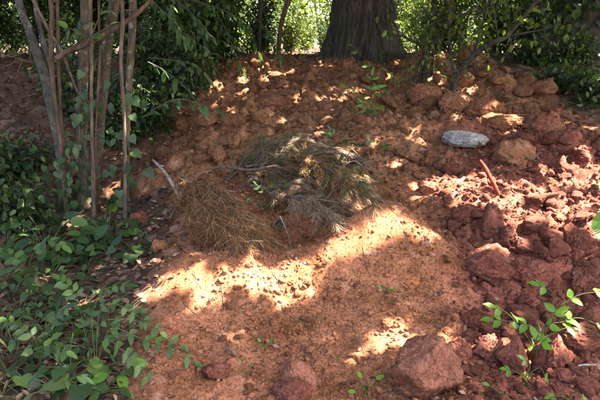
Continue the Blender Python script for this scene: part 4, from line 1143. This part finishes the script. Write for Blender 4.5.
clod('soil_clod', 'low wide orange ridge lump just below the crest lumps on the right', 500, 124, 46, 16, OR, 721, angular=.35, rough=.15, sink=.3)
clod('soil_clod', 'big mossy brown lump right of the pale grey stone', 512, 152, 44, 28, BR, 722, angular=.4, rough=.18, sink=.3)
clod('soil_clod', 'reddish clod beside the ivy at the foot of the stem clump', 141, 219, 22, 14, CR, 723, sink=.2)
clod('soil_clod', 'crumbled clod left below the tawny brush fan', 160, 245, 18, 16, OR, 724, sink=.2)
clod('stone', 'small greyish stone in the front slope, upper one of a pair', 241, 337, 12, 10, BR, 725, 'stone', sink=.1, sub=3)
clod('stone', 'small greyish stone in the front slope, lower one of a pair', 233, 353, 15, 12, BR, 726, 'stone', sink=.1, sub=3)
clod('soil_clod', 'dark red clod low at the left of the peaked clod', 216, 373, 30, 20, CR, 727, sink=.25)
clod('soil_clod', 'crimson clod directly right of the big boulder', 462, 352, 30, 24, CR, 728, angular=.8, sink=.2)
clod('soil_clod', 'ragged crimson clod above the boulder towards the slab clod', 478, 322, 36, 22, CR, 729, angular=.75, sink=.2)
clod('soil_clod', 'ragged crimson clod filling the gap between boulder and pointed clods', 488, 352, 34, 28, CR, 730, angular=.75, sink=.2)
clod('soil_clod', 'wide crimson clod right of the tall pointed clod', 580, 342, 40, 28, CR, 731, angular=.7, sink=.25)
clod('soil_clod', 'round orange clod at the right flank of the front mound', 386, 325, 16, 12, OR, 732, sink=.2)

# look-alike clods: three kinds by place, meshes shared
protos = {}
for kind, mat in (('crimson', CR), ('orange', OR), ('brown', BR)):
    protos[kind] = []
    for i in range(9):
        V, Fc = clod_shape(3, 800 + i + len(kind), (.70 if kind == 'brown' else .66) + .03 * i, .20, 11)
        V = V / (np.abs(V).max(0)) * [.5, .42, .38]
        protos[kind].append(link_mesh('clod', V, [Fc], mat))
KIND = {'crimson': ('loose crimson clod in the rubble on the right slope, one of many alike', 'loose crimson clods in the rubble on the right'),
        'orange': ('loose orange clod on the front mound, one of many alike', 'loose orange clods on the front mound'),
        'brown': ('loose brown clod on the upper slope, one of many alike', 'loose brown clods on the upper slope')}
def clod_label(kind, px, py):
    if kind == 'brown':
        where = ('high on the slope just below the crest' if py < 95 else 'on the slope left of the brush heap' if px < 230 else 'on the middle slope above the brush heap' if px < 400 else 'on the right part of the upper slope')
    elif kind == 'crimson':
        where = ('in the sunlit rubble around the red stick' if py < 215 else 'in the rubble between red stick and slab clod' if py < 270 else 'among the blocks behind the bright green plant' if px > 490 else 'on the flank above the boulder' if py < 340 else 'beside the boulder at the bottom edge')
    else:
        where = ('on the sunlit top of the front mound' if py < 310 else 'on the shaded lower front of the mound')
    return 'loose %s clod %s, one of many alike' % (kind, where)
g = np.random.default_rng(909); cnt = dict(crimson=0, orange=0, brown=0); LIM = dict(crimson=120, orange=35, brown=112)
tries = 0
while any(cnt[k] < LIM[k] for k in LIM) and tries < 6000:
    tries += 1
    px, py = g.uniform(120, 600), g.uniform(60, 398)
    if 300 < px < 440 and 205 < py < 270 and g.random() < .85: continue
    if 225 < px < 375 and 150 < py < 230: continue
    if 466 < px < 518 and 150 < py < 212: continue
    if 436 < px < 490 and 130 < py < 160: continue
    p = ground_at(px, py)
    s_ = float(soil_mask(p[0:1], p[1:2])[0])
    if s_ < .6 or p[1] > 8.3: continue
    cm = float(crimson_mask(p[0:1], p[1:2])[0])
    kind = 'crimson' if cm > .5 else ('brown' if p[1] > 4.6 else 'orange')
    if cnt[kind] >= LIM[kind]: continue
    w = (8 + g.gamma(1.6, 3.6)) * (.8 if kind == 'orange' else 1.0) + (g.gamma(1.0, 4) if kind == 'crimson' else 0)
    w = min(w, dict(crimson=40, brown=28, orange=15)[kind])
    W = w / F * np.linalg.norm(p - EYE)
    o = put('soil_clod', protos[kind][int(g.integers(9))])
    o.scale = (W, W * g.uniform(.8, 1.2), W * g.uniform(.5, 1.1))
    o.rotation_euler = (g.uniform(-.5, .5), g.uniform(-.5, .5), g.uniform(0, 6.28))
    o.location = (p[0], p[1], hz(p[0], p[1]) + W * g.uniform(.02, .22))
    tag(o, clod_label(kind, px, py), 'clod', KIND[kind][1]); cnt[kind] += 1
print('clods', cnt, tries)

# ------------------------------------------------------------------ crumbs of soil, leaf litter (nobody could count these)
OCT = (np.array([(1, 0, 0), (-1, 0, 0), (0, 1, 0), (0, -1, 0), (0, 0, 1), (0, 0, -1)], float), np.array([(0, 2, 4), (2, 1, 4), (1, 3, 4), (3, 0, 4), (2, 0, 5), (1, 2, 5), (3, 1, 5), (0, 3, 5)]))
def crumbs(name, label, n, mat, pick, seed):
    g = np.random.default_rng(seed)
    N_ = n * 4
    y = 2.0 * (8.4 / 2.0) ** g.uniform(0, 1, N_); x = g.uniform(-.62, .62, N_) * y
    s = soil_mask(x, y); ok = (g.uniform(0, 1, N_) < s * pick(x, y))
    x, y = x[ok][:n], y[ok][:n]
    size = (.0022 + g.gamma(.8, .0036 if seed == 1 else .0050, len(x))) * (.45 + .17 * y); size = np.minimum(size, .04)
    mb = MB()
    for (V0, F0), sel in ((OCT, size < .010), (ICO[0], size >= .010)):
        xs, ys, sz = x[sel], y[sel], size[sel]; m = len(xs)
        if m == 0: continue
        jit = 1 + g.uniform(-.5, .45, (m, len(V0)))
        a = g.uniform(0, 6.28, m); ca, sa = np.cos(a)[:, None], np.sin(a)[:, None]
        sc = np.stack([sz, sz * g.uniform(.7, 1.1, m), sz * g.uniform(.55, 1, m)], 1)
        L = V0[None] * jit[..., None] * sc[:, None, :]
        L = np.stack([L[..., 0] * ca - L[..., 1] * sa, L[..., 0] * sa + L[..., 1] * ca, L[..., 2] + .3 * L[..., 0]], -1)
        P = np.stack([xs, ys, h_mesh(xs, ys) + sz * .3], 1)[:, None, :] + L
        mb.add(P.reshape(-1, 3), ((np.arange(m) * len(V0))[:, None, None] + F0[None]).reshape(-1, 3))
    tag(mb.build(name, mat, None, smooth=False), label, 'soil', None, 'stuff')
crumbs('soil_crumbs', 'fine orange crumbs of soil scattered over the front mound', 28000, OR, lambda x, y: (.25 + .75 * sstep(.35, .7, vnoise(x * 3, y * 3, 57))) * (1 - .6 * np.exp(-((x - .5) / .4) ** 2 - ((y - 3.5) / .25) ** 2)) * (1 - crimson_mask(x, y)) * (1 - sstep(4.2, 5.2, y)), 1)
crumbs('soil_crumbs', 'fine crimson crumbs of soil scattered over the rubble on the right', 14000, CR, crimson_mask, 2)
crumbs('soil_crumbs', 'brown crumbs of soil scattered over the upper slope', 11000, BR, lambda x, y: sstep(4.2, 5.2, y) * (1 - .7 * crimson_mask(x, y)), 3)

LITTER = leaf_template([.02, .24, .30, .20, .01], [0, .2, .45, .75, 1.0], fold=.28, droop=-.22)
def litter(name, label, x, y, size, seed, tmpl=None):
    g = np.random.default_rng(seed); n = len(x)
    P = np.stack([x, y, h_mesh(x, y) + g.uniform(.004, .02, n)], 1)
    mb = MB(); add_leaves(mb, tmpl or LITTER, P, norm(g.normal(0, 1, (n, 3)) * [1, 1, .25]), norm(g.normal(0, .35, (n, 3)) + [0, 0, 1]), g.uniform(.6, 1.2, n) * size)
    tag(mb.build(name, M['litter'], None), label, 'leaf litter', None, 'stuff')
g = np.random.default_rng(55)
y = g.uniform(1.9, 7.0, 6000); x = g.uniform(-.75, 0, 6000) * y - .3; ok = g.uniform(0, 1, 6000) > soil_mask(x, y) + .02
litter('leaf_litter', 'dead brown leaves strewn on the forest floor under the ivy', x[ok], y[ok], .05, 1)
y = g.uniform(8.0, 22.0, 16000); x = g.uniform(-.65, .65, 16000) * y
ok = g.uniform(0, 1, 16000) > soil_mask(x, y)
litter('leaf_litter', 'pale dead leaves carpeting the ground beyond the crest', x[ok], y[ok], .09, 2, MIDLEAF)
y = 2.0 * 3.9 ** g.uniform(0, 1, 650); x = g.uniform(-.34, .6, 650) * y
litter('leaf_litter', 'stray dry leaf flakes lying on the red soil', x, y, .034, 3)
mb = MB()
for i in range(260):
    y = 2.0 * 3.9 ** g.uniform(0, 1); x = g.uniform(-.34, .6) * y; a = g.uniform(0, 6.28); l = g.uniform(.02, .07) * (.6 + .15 * y)
    q = [(x + math.cos(a) * l * u + g.normal(0, .004), y + math.sin(a) * l * u + g.normal(0, .004)) for u in (-1, -.3, .4, 1)]
    v, f = tube(np.array([(p[0], p[1], hz(*p) + .005) for p in q]), [.0016, .002, .001], 4); mb.add(v, *f)
tag(mb.build('twig_litter', M['brown_bark'], None), 'tiny broken twigs and root bits strewn over the red soil', 'twigs', None, 'stuff')
